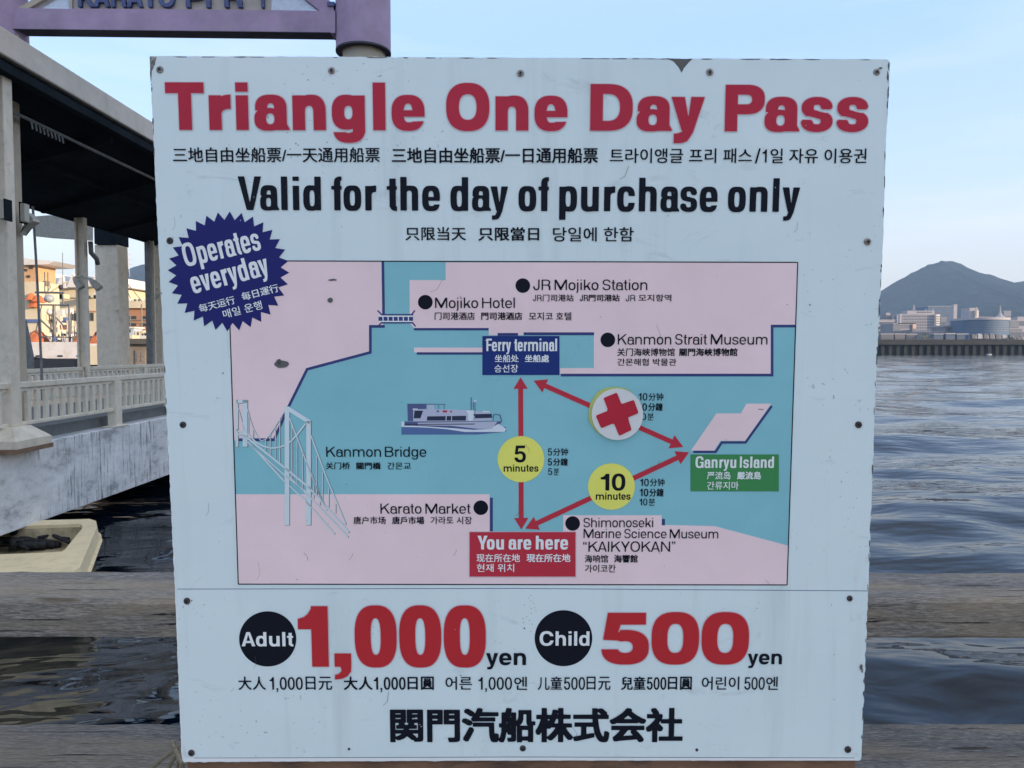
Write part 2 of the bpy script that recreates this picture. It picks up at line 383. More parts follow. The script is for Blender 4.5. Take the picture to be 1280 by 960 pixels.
def cover(q,H,W,SS=3):
    img=np.zeros((H,W));y0=max(0,int(q[:,1].min()));y1=min(H-1,int(q[:,1].max())+1)
    nx=np.roll(q,-1,0)
    for r in range(y0*SS,(y1+1)*SS):
        y=(r+.5)/SS
        m=((q[:,1]<=y)&(nx[:,1]>y))|((nx[:,1]<=y)&(q[:,1]>y))
        if not m.any():continue
        xs=np.clip(np.sort(q[m,0]+(y-q[m,1])*(nx[m,0]-q[m,0])/(nx[m,1]-q[m,1])),0,W-1.001)
        row=img[r//SS]
        for i in range(0,len(xs)-1,2):
            a,b=xs[i],xs[i+1];ia,ib=int(a),int(b)
            if ia==ib: row[ia]+=(b-a)/SS
            else: row[ia]+=(ia+1-a)/SS;row[ia+1:ib]+=1/SS;row[ib]+=(b-ib)/SS
    return np.clip(img,0,1)
def text_polys(s,fn='std',sp=1.0):
    c=bpy.data.curves.new('t','FONT');c.body=s;c.space_character=sp
    o=bpy.data.objects.new('t',c);bpy.context.scene.collection.objects.link(o)
    bpy.context.view_layer.update()
    cu=o.to_curve(bpy.context.evaluated_depsgraph_get())
    out=[]
    for sl in cu.splines:
        bp=sl.bezier_points;n=len(bp);pts=[]
        if n<2: continue
        for i in range(n):
            a=bp[i];b=bp[(i+1)%n]
            p0=a.co.xy;p1=a.handle_right.xy;p2=b.handle_left.xy;p3=b.co.xy
            d=(p3-p0).length
            dev=abs((p1-p0).cross(p3-p0))+abs((p2-p0).cross(p3-p0))
            k=1 if dev<1e-5 else 6
            for j in range(k):
                t=j/k;u=1-t
                pts.append(p0*u**3+p1*3*u*u*t+p2*3*u*t*t+p3*t**3)
        out.append(np.array([(q.x,q.y) for q in pts]))
    o.to_curve_clear();bpy.data.objects.remove(o);bpy.data.curves.remove(c)
    return out
def raster(polys,res,pad):
    allp=np.vstack(polys);x0,y0=allp.min(0);x1,y1=allp.max(0)
    W=int((x1-x0)*res)+2*pad+2;H=int((y1-y0)*res)+2*pad+2
    SS=3
    img=np.zeros((H,W))
    segs=[]
    for p in polys:
        q=np.roll(p,-1,0);segs.append(np.hstack([p,q]))
    s=np.vstack(segs);s[:,[0,2]]=(s[:,[0,2]]-x0)*res+pad;s[:,[1,3]]=(s[:,[1,3]]-y0)*res+pad
    for r in range(H*SS):
        y=(r+.5)/SS
        m=((s[:,1]<=y)&(s[:,3]>y))|((s[:,3]<=y)&(s[:,1]>y))
        if not m.any(): continue
        t=s[m];x=t[:,0]+(y-t[:,1])*(t[:,2]-t[:,0])/(t[:,3]-t[:,1]);w=np.where(t[:,3]>t[:,1],1,-1)
        o=np.argsort(x);x=x[o];w=np.cumsum(w[o])
        on=False
        for i in range(len(x)-1):
            if w[i]!=0:
                a,b=x[i],x[i+1];ia,ib=int(a),int(b)
                row=img[r//SS]
                if ia==ib: row[ia]+=(b-a)/SS
                else:
                    row[ia]+=(ia+1-a)/SS;row[ia+1:ib]+=1/SS;row[ib]+=(b-ib)/SS
    return np.clip(img,0,1),x0-pad/res,y0-pad/res
def dil1(a,r,ax):
    # fractional dilation by r px along axis
    k=int(r);f=r-k;out=a.copy()
    for i in range(1,k+1):
        out=np.maximum(out,np.maximum(np.roll(a,i,ax),np.roll(a,-i,ax)))
    if f>1e-3:
        o2=out.copy()
        for i in (k+1,):
            o2=np.maximum(o2,np.maximum(np.roll(a,i,ax),np.roll(a,-i,ax)))
        out=out*(1-f)+o2*f
    return out
def contours(img,lev=.5):
    H,W=img.shape
    b=img>lev
    def ex(y,x,y2,x2):
        a=img[y,x];c=img[y2,x2];t=(lev-a)/(c-a)
        return (x+.5+(x2-x)*t,y+.5+(y2-y)*t)
    nxt={}
    code=b[:-1,:-1]*1+b[:-1,1:]*2+b[1:,1:]*4+b[1:,:-1]*8
    ys,xs=np.nonzero((code>0)&(code<15))
    # edges ids: ('h',y,x) between (y,x)-(y,x+1); ('v',y,x) between (y,x)-(y+1,x)
    T={1:[('L','B')],2:[('B','R')],3:[('L','R')],4:[('R','T')],5:[('L','T'),('R','B')],6:[('B','T')],7:[('L','T')],8:[('T','L')],9:[('T','B')],10:[('B','L'),('T','R')],11:[('T','R')],12:[('R','L')],13:[('R','B')],14:[('B','L')]}
    for y,x in zip(ys.tolist(),xs.tolist()):
        E={'B':('h',y,x),'T':('h',y+1,x),'L':('v',y,x),'R':('v',y,x+1)}
        for a,c in T[int(code[y,x])]: nxt[E[a]]=E[c]
    out=[]
    while nxt:
        k=next(iter(nxt));st=k;pts=[]
        while k in nxt:
            t,y,x=k
            pts.append(ex(y,x,y,x+1) if t=='h' else ex(y,x,y+1,x))
            k=nxt.pop(k)
        out.append(np.array(pts))
    return out
def dp(p,tol):
    n=len(p)
    if n<6:return p
    i0=0;i1=int(np.argmax(((p-p[0])**2).sum(1)))
    keep=np.zeros(n+1,bool);q=np.vstack([p,p[:1]])
    keep[[0,i1,n]]=True;st=[(0,i1),(i1,n)]
    while st:
        a,b=st.pop()
        if b-a<2:continue
        d=q[b]-q[a];L=np.hypot(*d)
        r=q[a+1:b]-q[a]
        e=np.abs(r[:,0]*d[1]-r[:,1]*d[0])/L if L>1e-9 else np.hypot(r[:,0],r[:,1])
        m=int(e.argmax())
        if e[m]>tol: keep[a+1+m]=True;st+= [(a,a+1+m),(a+1+m,b)]
    return q[:-1][keep[:-1]]
def bold(polys,res=120,ex=0,ey=0,tol=.25):
    pad=int(max(ex,ey)*res)+4
    im,x0,y0=raster(polys,res,pad)
    if ex:im=dil1(im,ex*res,1)
    if ey:im=dil1(im,ey*res,0)
    k=im;im=(np.roll(k,1,0)+np.roll(k,-1,0)+2*k)/4;k=im;im=(np.roll(k,1,1)+np.roll(k,-1,1)+2*k)/4
    return [dp(c,tol)/res+np.array([x0,y0]) for c in contours(im) if len(c)>5]
def fill(cs,name='x'):
    c=bpy.data.curves.new(name,'CURVE');c.dimensions='2D';c.fill_mode='BOTH'
    for p in cs:
        if len(p)<3:continue
        s=c.splines.new('POLY');s.points.add(len(p)-1)
        s.points.foreach_set('co',np.hstack([p,np.zeros((len(p),1)),np.ones((len(p),1))]).ravel());s.use_cyclic_u=True
    o=bpy.data.objects.new(name,c);bpy.context.scene.collection.objects.link(o);bpy.context.view_layer.update()
    me=bpy.data.meshes.new_from_object(o.evaluated_get(bpy.context.evaluated_depsgraph_get()))
    v=np.empty(len(me.vertices)*3);me.vertices.foreach_get('co',v);f=[tuple(q.vertices) for q in me.polygons]
    bpy.data.objects.remove(o);bpy.data.curves.remove(c);bpy.data.meshes.remove(me)
    return v.reshape(-1,3)[:,:2],f
# ================================================================== the ticket sign board
LEAN = R(2.81)
S_DOWN = Vector((0, math.sin(LEAN), -math.cos(LEAN))); S_N = Vector((0, -math.cos(LEAN), -math.sin(LEAN)))
S_O = P(640, 500, 1.0)
def S(px, py, off=0.0, k=.42):
    if 0 < off < .0026: off *= k
    d = ray(px, py); c = Vector((0, 0, CAM_Z))
    t = (S_O - c).dot(S_N) / d.dot(S_N)
    return c + d * t + S_N * off
DECK_Z = CAM_Z - 1.47
sign = empty('sign_board', (0, 1.06, DECK_Z), 'square pale blue fare sign with red title and ferry route map', 'sign')

def paint(name, col, rough=.42, var=.05, spec=.2):
    m = bpy.data.materials.new(name); m.use_nodes = True; q = NT(m); q.b.inputs['Roughness'].default_value = rough
    q.b.inputs['Specular IOR Level'].default_value = spec
    co = q.coord(); n = q.noise(co, 9, 6, .6, .4)
    c = q.ramp(n, [(.3, tuple(x * (1 - var) for x in col)), (.7, tuple(min(1, x * (1 + var)) for x in col))])
    # fine specks of grime
    n2 = q.noise(co, 260, 2, .5); n3 = q.noise(co, 6, 3, .6)
    f = q.mix(1.0, q.ramp(n2, [(.70, 0.), (.76, 1.)]), q.ramp(n3, [(.52, 0.), (.70, 1.)]), 'MULTIPLY')
    f = q.mix(1.0, f, .35 if col[1] < .4 else .6, 'MULTIPLY')
    c = q.mix(f, c, (.16, .16, .15))
    q.L(c, q.b.inputs['Base Color']); q.L(q.ramp(q.noise(co, 14, 4, .6), [(.3, rough - .08), (.7, rough + .12)]), q.b.inputs['Roughness'])
    q.bump(q.noise(co, 7, 3, .5), .10, .02)
    return m
def panel_paint():
    m = bpy.data.materials.new('panel_paint'); m.use_nodes = True; q = NT(m)
    co = q.coord(); n = q.noise(co, 3.2, 5, .6, .6)
    c = q.ramp(n, [(.32, (.71, .81, .805)), (.68, (.765, .85, .84))])
    n = q.noise(q.coord((14, 1, .9)), 1.7, 5, .6, .2); k = q.noise(co, 2.2, 2, .5); c = q.mix(q.mix(1., q.ramp(n, [(.55, 0.), (.75, .38)]), q.ramp(k, [(.4, .2), (.6, 1.)]), 'MULTIPLY'), c, (.47, .52, .50))
    # soft scuffs, long thin scratches, fine dark specks
    n = q.noise(q.coord((1, 1, 2.4)), 11, 6, .72, .8); c = q.mix(q.ramp(n, [(.60, 0.), (.80, .5)]), c, (.33, .37, .38))
    n = q.noise(q.coord((60, 1, 2.5), (0, .12, 0)), 1.6, 3, .6, .2); k = q.noise(co, 5, 2, .5)
    f = q.mix(1.0, q.ramp(n, [(.745, 0.), (.765, 1.)]), q.ramp(k, [(.55, 0.), (.62, .55)]), 'MULTIPLY')
    c = q.mix(f, c, (.22, .23, .22))
    n = q.noise(co, 190, 2, .5); k = q.noise(co, 4.3, 3, .6)
    f = q.mix(1.0, q.ramp(n, [(.69, 0.), (.74, 1.)]), q.ramp(k, [(.50, 0.), (.66, .7)]), 'MULTIPLY')
    c = q.mix(f, c, (.17, .17, .15))
    q.L(c, q.b.inputs['Base Color']); q.L(q.ramp(q.noise(co, 8, 4, .6), [(.3, .34), (.7, .55)]), q.b.inputs['Roughness'])
    q.b.inputs['Specular IOR Level'].default_value = .4
    q.bump(q.noise(co, 5, 3, .5), .14, .03)
    return m
M_PANEL = panel_paint()
M_EDGE = mat('chipped_edge', (.30, .30, .29), .8, var=.5, scale=60, dirt=(.07, .06, .05), dirt_amt=.8, bump=.3)
M_CHIPW = paint('bare_primer', (.72, .75, .75), .7)
M_CHIPD = paint('bare_metal', (.13, .125, .12), .6)
M_FRAME = mat('frame_timber', (.20, .105, .06), .8, var=.4, scale=20, dirt=(.05, .035, .03), dirt_amt=.7, bump=.3, stretch=(.3, 1, 1))
M_RED = paint('red_print', (.50, .026, .055)); M_RED2 = paint('bright_red_print', (.54, .026, .034)); M_INK = paint('black_print', (.006, .008, .016), spec=.12); M_MAPRED = paint('map_red_print', (.54, .034, .058))
M_PINK = paint('pink_print', (.93, .70, .70)); M_TEAL = paint('teal_print', (.26, .56, .61)); M_NAVY = paint('navy_print', (.045, .06, .20))
M_STAR = paint('starburst_blue', (.016, .018, .15)); M_BOX = paint('ferry_box_blue', (.012, .035, .19)); M_GREEN = paint('green_print', (.055, .27, .085))
M_YEL = paint('yellow_print', (.86, .82, .16)); M_WHITE = paint('white_print', (.85, .86, .85)); M_PALE = paint('pale_print', (.68, .77, .79))
M_HALO = paint('print_halo', (.66, .50, .53))

# the sheet: an irregular, knocked-about outline
L_E = [(70, 187), (240, 195), (460, 205.5), (720, 218), (955, 227.5)]
R_E = [(74, 1113), (180, 1107.5), (300, 1103.8), (480, 1094.8), (720, 1086), (952, 1076.5)]
def ipl(tab, y): return float(np.interp(y, [a for a, _ in tab], [b for _, b in tab]))
out = []
for x in np.linspace(191, 1108, 150):
    y = 70 + (x - 187) / 926 * 4 + rng.normal(0, .28)
    if 838 < x < 866: y += max(0, 3.2 - abs(x - 857.5) * .8)        # the nick in the top edge
    out.append((x, y))
out += [(1111.5, 76), (1113, 79)]
for y in np.linspace(82, 946, 150): out.append((ipl(R_E, y) + rng.normal(0, .38), y))
out += [(1076, 949.5), (1073.5, 951)]
for x in np.linspace(1070, 235, 120): out.append((x, 950.6 + 1.9 * abs(x - 650) / 420 * (1 if x < 650 else -.2) + rng.normal(0, .3)))
out += [(230, 953), (228, 950)]
for y in np.linspace(944, 76, 150): out.append((ipl(L_E, y) + rng.normal(0, .38), y))
out += [(187.2, 72), (188.5, 70.2)]
n = len(out); T = .004
vs = [S(x, y, 0) for x, y in out] + [S(x, y, -T) for x, y in out]
from mathutils.geometry import tessellate_polygon
tri = tessellate_polygon([[Vector((x, y, 0)) for x, y in out]])
fs = [tuple(t) for t in tri] + [tuple(i + n for i in t[::-1]) for t in tri] + [(i, (i + 1) % n, n + (i + 1) % n, n + i) for i in range(n)]
panel = mobj('panel', vs, fs, [M_PANEL, M_EDGE], sign, mi=[0] * len(tri) + [1] * (len(tri) + n))

class SB(MB):                       # shapes given in photograph pixels, laid on the plane of the sign
    def poly(s, pts, off): return s.add([S(x, y, off) for x, y in pts], [tuple(range(len(pts)))]) if len(pts) < 5 else s._tess(pts, off)
    def _tess(s, pts, off):
        t = tessellate_polygon([[Vector((x, y, 0)) for x, y in pts]]); return s.add([S(x, y, off) for x, y in pts], [tuple(q) for q in t])
    def line(s, pts, w, off):
        for (x0, y0), (x1, y1) in zip(pts[:-1], pts[1:]):
            dx, dy = x1 - x0, y1 - y0; L = math.hypot(dx, dy) or 1; nx, ny = -dy / L * w / 2, dx / L * w / 2; ex, ey = dx / L * w * .0, dy / L * w * .0
            s.poly([(x0 + nx - ex, y0 + ny - ey), (x1 + nx + ex, y1 + ny + ey), (x1 - nx + ex, y1 - ny + ey), (x0 - nx - ex, y0 - ny - ey)], off)
        return s
    def rect(s, x0, y0, x1, y1, off): return s.poly([(x0, y0), (x1, y0), (x1, y1), (x0, y1)], off)
    def disc(s, cx, cy, rx, ry, off, k=56): return s.poly([(cx + rx * math.cos(2 * math.pi * i / k), cy + ry * math.sin(2 * math.pi * i / k)) for i in range(k)], off)
    def ring(s, cx, cy, r0, r1, off, k=56):
        a = [(cx + r0 * math.cos(2 * math.pi * i / k), cy + r0 * math.sin(2 * math.pi * i / k)) for i in range(k)]; b = [(cx + (x - cx) * r1 / r0, cy + (y - cy) * r1 / r0) for x, y in a]
        return s.add([S(x, y, off) for x, y in a + b], [(i, (i + 1) % k, k + (i + 1) % k, k + i) for i in range(k)])
def lay(vu, f, name, m, pl, pr, cap, off, parent):
    """vu: outline vertices with u in 0..1 along the baseline and v in cap heights"""
    a, b = S(*pl), S(*pr); e = b - a; mid = ((pl[0] + pr[0]) / 2, (pl[1] + pr[1]) / 2)
    up = (S_N.cross(e)).normalized()
    if up.z < 0: up = -up
    dx, dy = pr[0] - pl[0], pr[1] - pl[1]; L = math.hypot(dx, dy)
    h = (S(mid[0] + dy / L * cap, mid[1] - dx / L * cap) - S(*mid)).length
    return mobj(name, [a + e * u + up * (v * h) + S_N * (off * .42) for u, v in vu], f, m, parent)
def smooth_img(im):
    for ax in (0, 1): im = (np.roll(im, 1, ax) + np.roll(im, -1, ax) + 2 * im) / 4
    return im
OFF = .0022      # the lettering lies this far proud of the sheet, above every coloured ground
def write(s, st, m, x0, x1, y0, y1, cap, name='lettering', off=OFF, res=90, parent=None, halo=None, box=None):
    im = smooth_img(typeset(s, st, res))
    cs = [dp(c, .28) / res for c in contours(im) if len(c) > 5]
    b0 = (6 / res) + .36                                             # baseline in the raster
    allc = np.vstack(cs); xa, xb = allc[:, 0].min(), allc[:, 0].max()
    v, f = fill(cs); v = v.copy(); v[:, 0] = (v[:, 0] - xa) / (xb - xa); v[:, 1] -= b0
    o = lay(v, f, name, m, (x0, y0), (x1, y1), cap, off, parent or panel)
    if halo:
        p = 8; im2 = np.pad(im, p); e = halo * res / cap
        im2 = smooth_img(dil1(dil1(im2, e, 1), e, 0))
        cs = [dp(c, .35) / res for c in contours(im2) if len(c) > 5]
        v, f = fill(cs); v = v.copy(); v[:, 0] = (v[:, 0] - p / res - xa) / (xb - xa); v[:, 1] -= b0 + p / res
        lay(v, f, name + '_edge', M_HALO, (x0, y0), (x1, y1), cap, off - .0004, parent or panel)
    return o
def mixed(parts, m, y0, y1, wt, name, parent=None):
    for t, a, b in parts:
        if all(ch in '0123456789,JR' for ch in t):
            S_ = .115 + wt * 2.2; write(t, St(S_, S_ * .82, .86 if t[0] != 'J' else 1, 2.3, .09), m, a, b, y1 - .3, y1 - .3, (y1 - y0) * .93, name, res=70, parent=parent)
        else: cjk(t, m, a, y0 + (0 if t != '/' else -.5), b, y1, wt, wt * .6, name, parent=parent)
def cjk(s, m, x0, y0, x1, y1, wt=.012, wy=.006, name='lettering', off=OFF, res=64, rot=None, parent=None, sp=1.0):
    """fits the ink of a line of CJK or Hangul into a box of the photograph; rot=(xl, yl, xr, yr, h) lays it on a tilted baseline"""
    cs = bold(text_polys(s, 'std', sp), res, wt, wy, .22); v, f = fill(cs)
    a, b = v.min(0), v.max(0); v = (v - a) / (b - a)
    if rot: xl, yl, xr, yr, h = rot
    else: xl, yl, xr, yr, h = x0, y1, x1, y1, y1 - y0
    return lay(v, f, name, m, (xl, yl), (xr, yr), h, off, parent or panel)

HEAVY = St(.264, .225, 1, 2.5, .088, Hl=.165); COND = St(.182, .14, .78, 3., .075); NUM = St(.30, .21, 1, 2.6, .05)
NUM5 = St(.30, .23, 1.15, 2.6, .05); REG = St(.125, .105, 1, 2.3, .085); BOLD = St(.20, .165, 1, 2.4, .08); CONDW = St(.20, .15, .80, 3., .07)
# title and headlines
write('Triangle', HEAVY, M_RED, 208.7, 531, 162.5, 163, 59.3, 'title_lettering', res=150, halo=.9)
write('One', HEAVY, M_RED, 558, 709, 163.2, 163.4, 58.5, 'title_lettering', res=150, halo=.9)
write('Day', HEAVY, M_RED, 737.5, 879.5, 163.5, 163.9, 58.2, 'title_lettering', res=150, halo=.9)
write('Pass', HEAVY, M_RED, 905.5, 1084.3, 164.3, 164.6, 58, 'title_lettering', res=150, halo=.9)
write('Valid for the day of purchase only', COND, M_INK, 298.5, 998.7, 262.6, 265, 42, 'headline_lettering', res=120)
for s, a, b, y0, y1, w in (('三地自由坐船票/一天通用船票', 216.8, 475, 184.3, 203, .014), ('三地自由坐船票/一日通用船票', 490, 747.3, 184.6, 204, .022),
                           ('트라이앵글 프리 패스', 762, 939.5, 185.5, 204, .010), ('일 자유 이용권', 962.5, 1082.5, 185.8, 204.3, .010), ('/', 943.3, 950, 185.5, 204.5, .010),
                           ('只限当天', 507, 582.5, 283.7, 300.6, .014), ('只限當日', 598, 674, 284, 301, .022), ('당일에 한함', 691, 792, 284, 302, .010)):
    cjk(s, M_INK, a, y0, b, y1, w, w * .6, 'subtitle_lettering')
write('Adult', BOLD, M_WHITE, 302.5, 367, 807.5, 807.5, 17.7, 'price_lettering', res=110)
write('Child', BOLD, M_WHITE, 674.5, 736.7, 806.7, 806.7, 17.9, 'price_lettering', res=110)
write('1,000', NUM, M_RED2, 374, 607.3, 833, 833, 75.5, 'price_numerals', res=150, halo=.9)
write('500', NUM5, M_RED2, 751.5, 935, 829.5, 829.5, 63.8, 'price_numerals', res=150, halo=.9)
write('yen', BOLD, M_INK, 607.7, 657.5, 831, 831, 20.5, 'price_lettering', res=110)
write('yen', BOLD, M_INK, 934.3, 977, 830, 830, 18, 'price_lettering', res=110)
mixed([('1', 952.6, 958)], M_INK, 186.2, 203.6, .008, 'subtitle_lettering')
for w, ps in ((.012, [('大人', 298.5, 332.7), ('1,000', 337.5, 378.8), ('日元', 382.3, 415.5)]), (.022, [('大人', 430, 466), ('1,000', 467.5, 507.2), ('日圓', 509.5, 542.5)]),
              (.010, [('어른', 557, 590.3), ('1,000', 598, 640), ('엔', 642.7, 659)]), (.012, [('儿童', 672, 702.7), ('500', 704.7, 731.2), ('日元', 733, 763)]),
              (.022, [('兒童', 776, 806.7), ('500', 808.2, 832.6), ('日圓', 834.5, 864.5)]), (.010, [('어린이', 877, 923.7), ('500', 930, 955.5), ('엔', 957.2, 972)])):
    mixed(ps, M_INK, 845.4, 862, w, 'subtitle_lettering')
cjk('関門汽船株式会社', M_INK, 488, 884.5, 853, 927.5, .036, .026, 'company_lettering', res=110)
d = SB(); d.disc(334.7, 798.5, 35.7, 34.5, .0010).build('price_disc', M_INK, panel)
d = SB(); d.disc(704.3, 797.6, 36, 35, .0010).build('price_disc', M_INK, panel)
SB().line([(222, 736.3), (640, 735.5), (1084, 738.6)], .7, .0004).build('seam_line', M_NAVY, panel)

# starburst
c0 = (285.8, 339.3); st = []
for i in range(64):
    a = 2 * math.pi * i / 64 + .02; r = 76 if i % 2 == 0 else 65.5
    st.append((c0[0] + r * math.cos(a) * 1.0, c0[1] + r * math.sin(a) * .985))
star = SB()._tess(st, .0014).build('starburst', M_STAR, panel)
write('Operates', COND, M_WHITE, 232.8, 327.5, 333.6, 312, 29, 'starburst_lettering', parent=panel, res=110)
write('everyday', COND, M_WHITE, 242.3, 338.2, 367.3, 342.8, 28, 'starburst_lettering', parent=panel, res=110)
cjk('每天运行', M_WHITE, 0, 0, 0, 0, .012, name='starburst_lettering', rot=(250.7, 391, 295, 379.5, 10.5), parent=panel)
cjk('每日運行', M_WHITE, 0, 0, 0, 0, .02, name='starburst_lettering', rot=(304, 376.3, 349.5, 364.5, 10.5), parent=panel)
cjk('매일 운행', M_WHITE, 0, 0, 0, 0, .008, name='starburst_lettering', rot=(280.7, 398.5, 329, 386, 11), parent=panel)

# ------------------------------------------------------------------ the map
o1, o2, o3, o4 = .0004, .0007, .0010, .0013
mp = SB().poly([(285, 326), (997, 328), (983.7, 731), (298, 730)], o1).build('route_map', M_TEAL, sign)
b = SB()
b._tess([(285, 326), (477.5, 327), (479, 406.5), (462, 406.5), (462, 440), (383, 461), (359, 508), (342, 550.5), (292.9, 550.5)], o2)
b._tess([(557, 328), (997, 328), (994.3, 406.5), (963.5, 406.5), (963.5, 467.5), (700, 467.5), (700, 460), (742.3, 460), (742.3, 419), (611, 419), (611, 410), (517.5, 410), (512, 404), (512, 350), (557, 350)], o2)
b.rect(517.5, 434.5, 603.5, 440.5, o2)
b._tess([(294.9, 617.7), (612, 617.7), (612, 666), (704, 666), (704, 644), (827, 644), (827, 656), (893, 657.5), (985.3, 682), (983.7, 731), (298, 730)], o2)
b._tess([(895.5, 516.7), (926, 516.7), (933, 504.5), (964, 504.5), (931.5, 551), (900.5, 551), (892.5, 563.2), (863.5, 563.2)], o2)
b.build('land_print', M_PINK, mp)
for p, w_ in (([(478.6, 327), (479.6, 400)], 3.4), ([(481, 408), (463, 408), (463, 440.5), (384, 461.5), (361, 508), (342.5, 550)], 3.4), ([(298.5, 549.6), (344, 549.6)], 3.6),
        ([(517.5, 411.5), (610.7, 411.5)], 3), ([(622, 418), (647.5, 418)], 3.6), ([(654.5, 417.2), (742.6, 417.2)], 3.6), ([(521, 441.8), (603.5, 441.8)], 3), ([(701, 468.8), (965, 468.8), (965, 407.6), (993.6, 407.6)], 3.4),
        ([(614.2, 622), (614.2, 665)], 3.6), ([(829.2, 648.5), (829.2, 656.5)], 3.8), ([(866.5, 564.8), (894.5, 564.8), (902.2, 553), (931.8, 553), (964.6, 507.5)], 3.0)):
    q_ = SB(); off_ = []
    for k in range(len(p)):                                          # mitred outline of the polyline
        d0 = Vector(p[k]) - Vector(p[k - 1]) if k else Vector(p[1]) - Vector(p[0]); d1 = Vector(p[k + 1]) - Vector(p[k]) if k < len(p) - 1 else d0
        n0, n1 = Vector((-d0.y, d0.x)).normalized(), Vector((-d1.y, d1.x)).normalized(); m_ = (n0 + n1).normalized(); off_.append(m_ * (w_ / 2 / max(.3, m_.dot(n0))))
    q_._tess([(x + o_.x, y + o_.y) for (x, y), o_ in zip(p, off_)] + [(x - o_.x, y - o_.y) for (x, y), o_ in reversed(list(zip(p, off_)))], o3)
    q_.build('shore_line', M_NAVY, mp)
SB().line([(285, 326), (997, 328), (983.7, 731), (298, 730), (285, 326)], 1.3, o4).build('map_border', M_INK, mp)
# small bridge sign
SB().rect(474, 393.5, 516, 403.5, o4).build('bridge_print', M_WHITE, mp)
b = SB(); b.line([(477, 393.4), (516.5, 393.4)], 1.8, .0016).line([(477, 403.4), (516.5, 403.4)], 1.8, .0016)
for p in ([(472, 388), (477.3, 393.5)], [(518.7, 388), (514.5, 393.5)], [(477, 403), (473, 407.5)], [(515.5, 403), (519.5, 408)]): b.line(p, 1.7, .0016)
for i in range(7): b.rect(473.2 + i * 6.35, 396, 478.2 + i * 6.35, 401, .0016)
b.build('bridge_print', M_NAVY, mp)
# place marks and names
for x, y in ((653.5, 357), (531.7, 377.7), (759.7, 424.8), (601, 634.5), (715.8, 654.2)): SB().disc(x, y, 9.2, 9.1, o4, 32).build('place_mark', M_INK, mp)
W_ = lambda *a, **k: write(*a, name='place_name', parent=mp, res=80, **k)
W_('JR Mojiko Station', REG, M_INK, 666.5, 809, 362.6, 362.6, 13.1); W_('Mojiko Hotel', REG, M_INK, 544, 643.6, 385, 385, 13)
W_('Kanmon Strait Museum', REG, M_INK, 772, 959, 430.6, 430.6, 13); W_('Kanmon Bridge', REG, M_INK, 408, 533, 570.8, 570.8, 12.6)
W_('Karato Market', REG, M_INK, 475.7, 588.2, 641.8, 641.8, 12.6); W_('Shimonoseki', REG, M_INK, 729.3, 816.3, 658.8, 658.8, 11.6)
W_('Marine Science Museum', REG, M_INK, 729.3, 897.6, 672.3, 672.8, 11.4); W_('“KAIKYOKAN”', REG, M_INK, 728.8, 843.8, 689.4, 689.4, 12.8)
for s, a, y0, c, y1, w in (('门司港站', 678.3, 368, 717, 376.7, .016), ('門司港站', 735.7, 368, 774.5, 376.7, .026), ('모지항역', 798, 368, 839, 376.7, .012),
        ('门司港酒店', 543.3, 390.3, 593.7, 399.8, .016), ('門司港酒店', 601.5, 390.3, 653, 399.8, .026), ('모지코 호텔', 661, 390.3, 714.3, 400.3, .012),
        ('关门海峡博物馆', 771.5, 435.2, 843.3, 445, .016), ('關門海峽博物館', 849, 435.2, 921.5, 445, .026), ('간몬해협 박물관', 771.7, 448, 845.3, 457, .012),
        ('关门桥', 407.5, 577.7, 437.5, 586.5, .016), ('關門橋', 445.6, 577.7, 476, 586.5, .026), ('간몬교', 484.3, 577.7, 513.7, 586.5, .012),
        ('唐户市场', 442, 645.4, 482.3, 655, .016), ('唐戶市場', 490.3, 645.4, 530.4, 655, .026), ('가라토 시장', 538.3, 645.4, 590, 655, .012),
        ('海响馆', 731, 693.3, 760, 703, .016), ('海響館', 767.5, 693.3, 797, 703, .028), ('가이코칸', 731, 705.5, 769.5, 715.3, .012)):
    cjk(s, M_INK, a, y0, c, y1, w, w * .6, 'place_name', parent=mp)
for y0, y1, w, ps in ((368.3, 376.7, .012, [('JR', 666, 677)]), (368.3, 376.7, .03, [('JR', 724.7, 735)]), (368.3, 376.9, .008, [('JR', 782, 794)]),
        (560, 569.5, .012, [('5', 684.7, 690), ('分钟', 691.3, 710)]), (572.5, 582, .022, [('5', 684.7, 690), ('分鐘', 691.3, 709.7)]), (584.8, 593.8, .010, [('5', 685, 690.3), ('분', 692, 698.7)]),
        (491, 500.7, .012, [('10', 798, 809), ('分钟', 810.5, 829)]), (503.6, 513.5, .022, [('10', 797.4, 808.6), ('分鐘', 810, 828.2)]), (516.4, 525.3, .010, [('10', 797, 807.5), ('분', 809, 817)]),
        (598, 607.7, .012, [('10', 799.9, 810.8), ('分钟', 812.2, 830.5)]), (610.4, 620.5, .022, [('10', 799.4, 810.2), ('分鐘', 811.5, 829.3)]), (622.8, 631.8, .010, [('10', 799.2, 809), ('분', 810.6, 818.7)])):
    mixed(ps, M_INK, y0, y1, w, 'place_name', parent=mp)
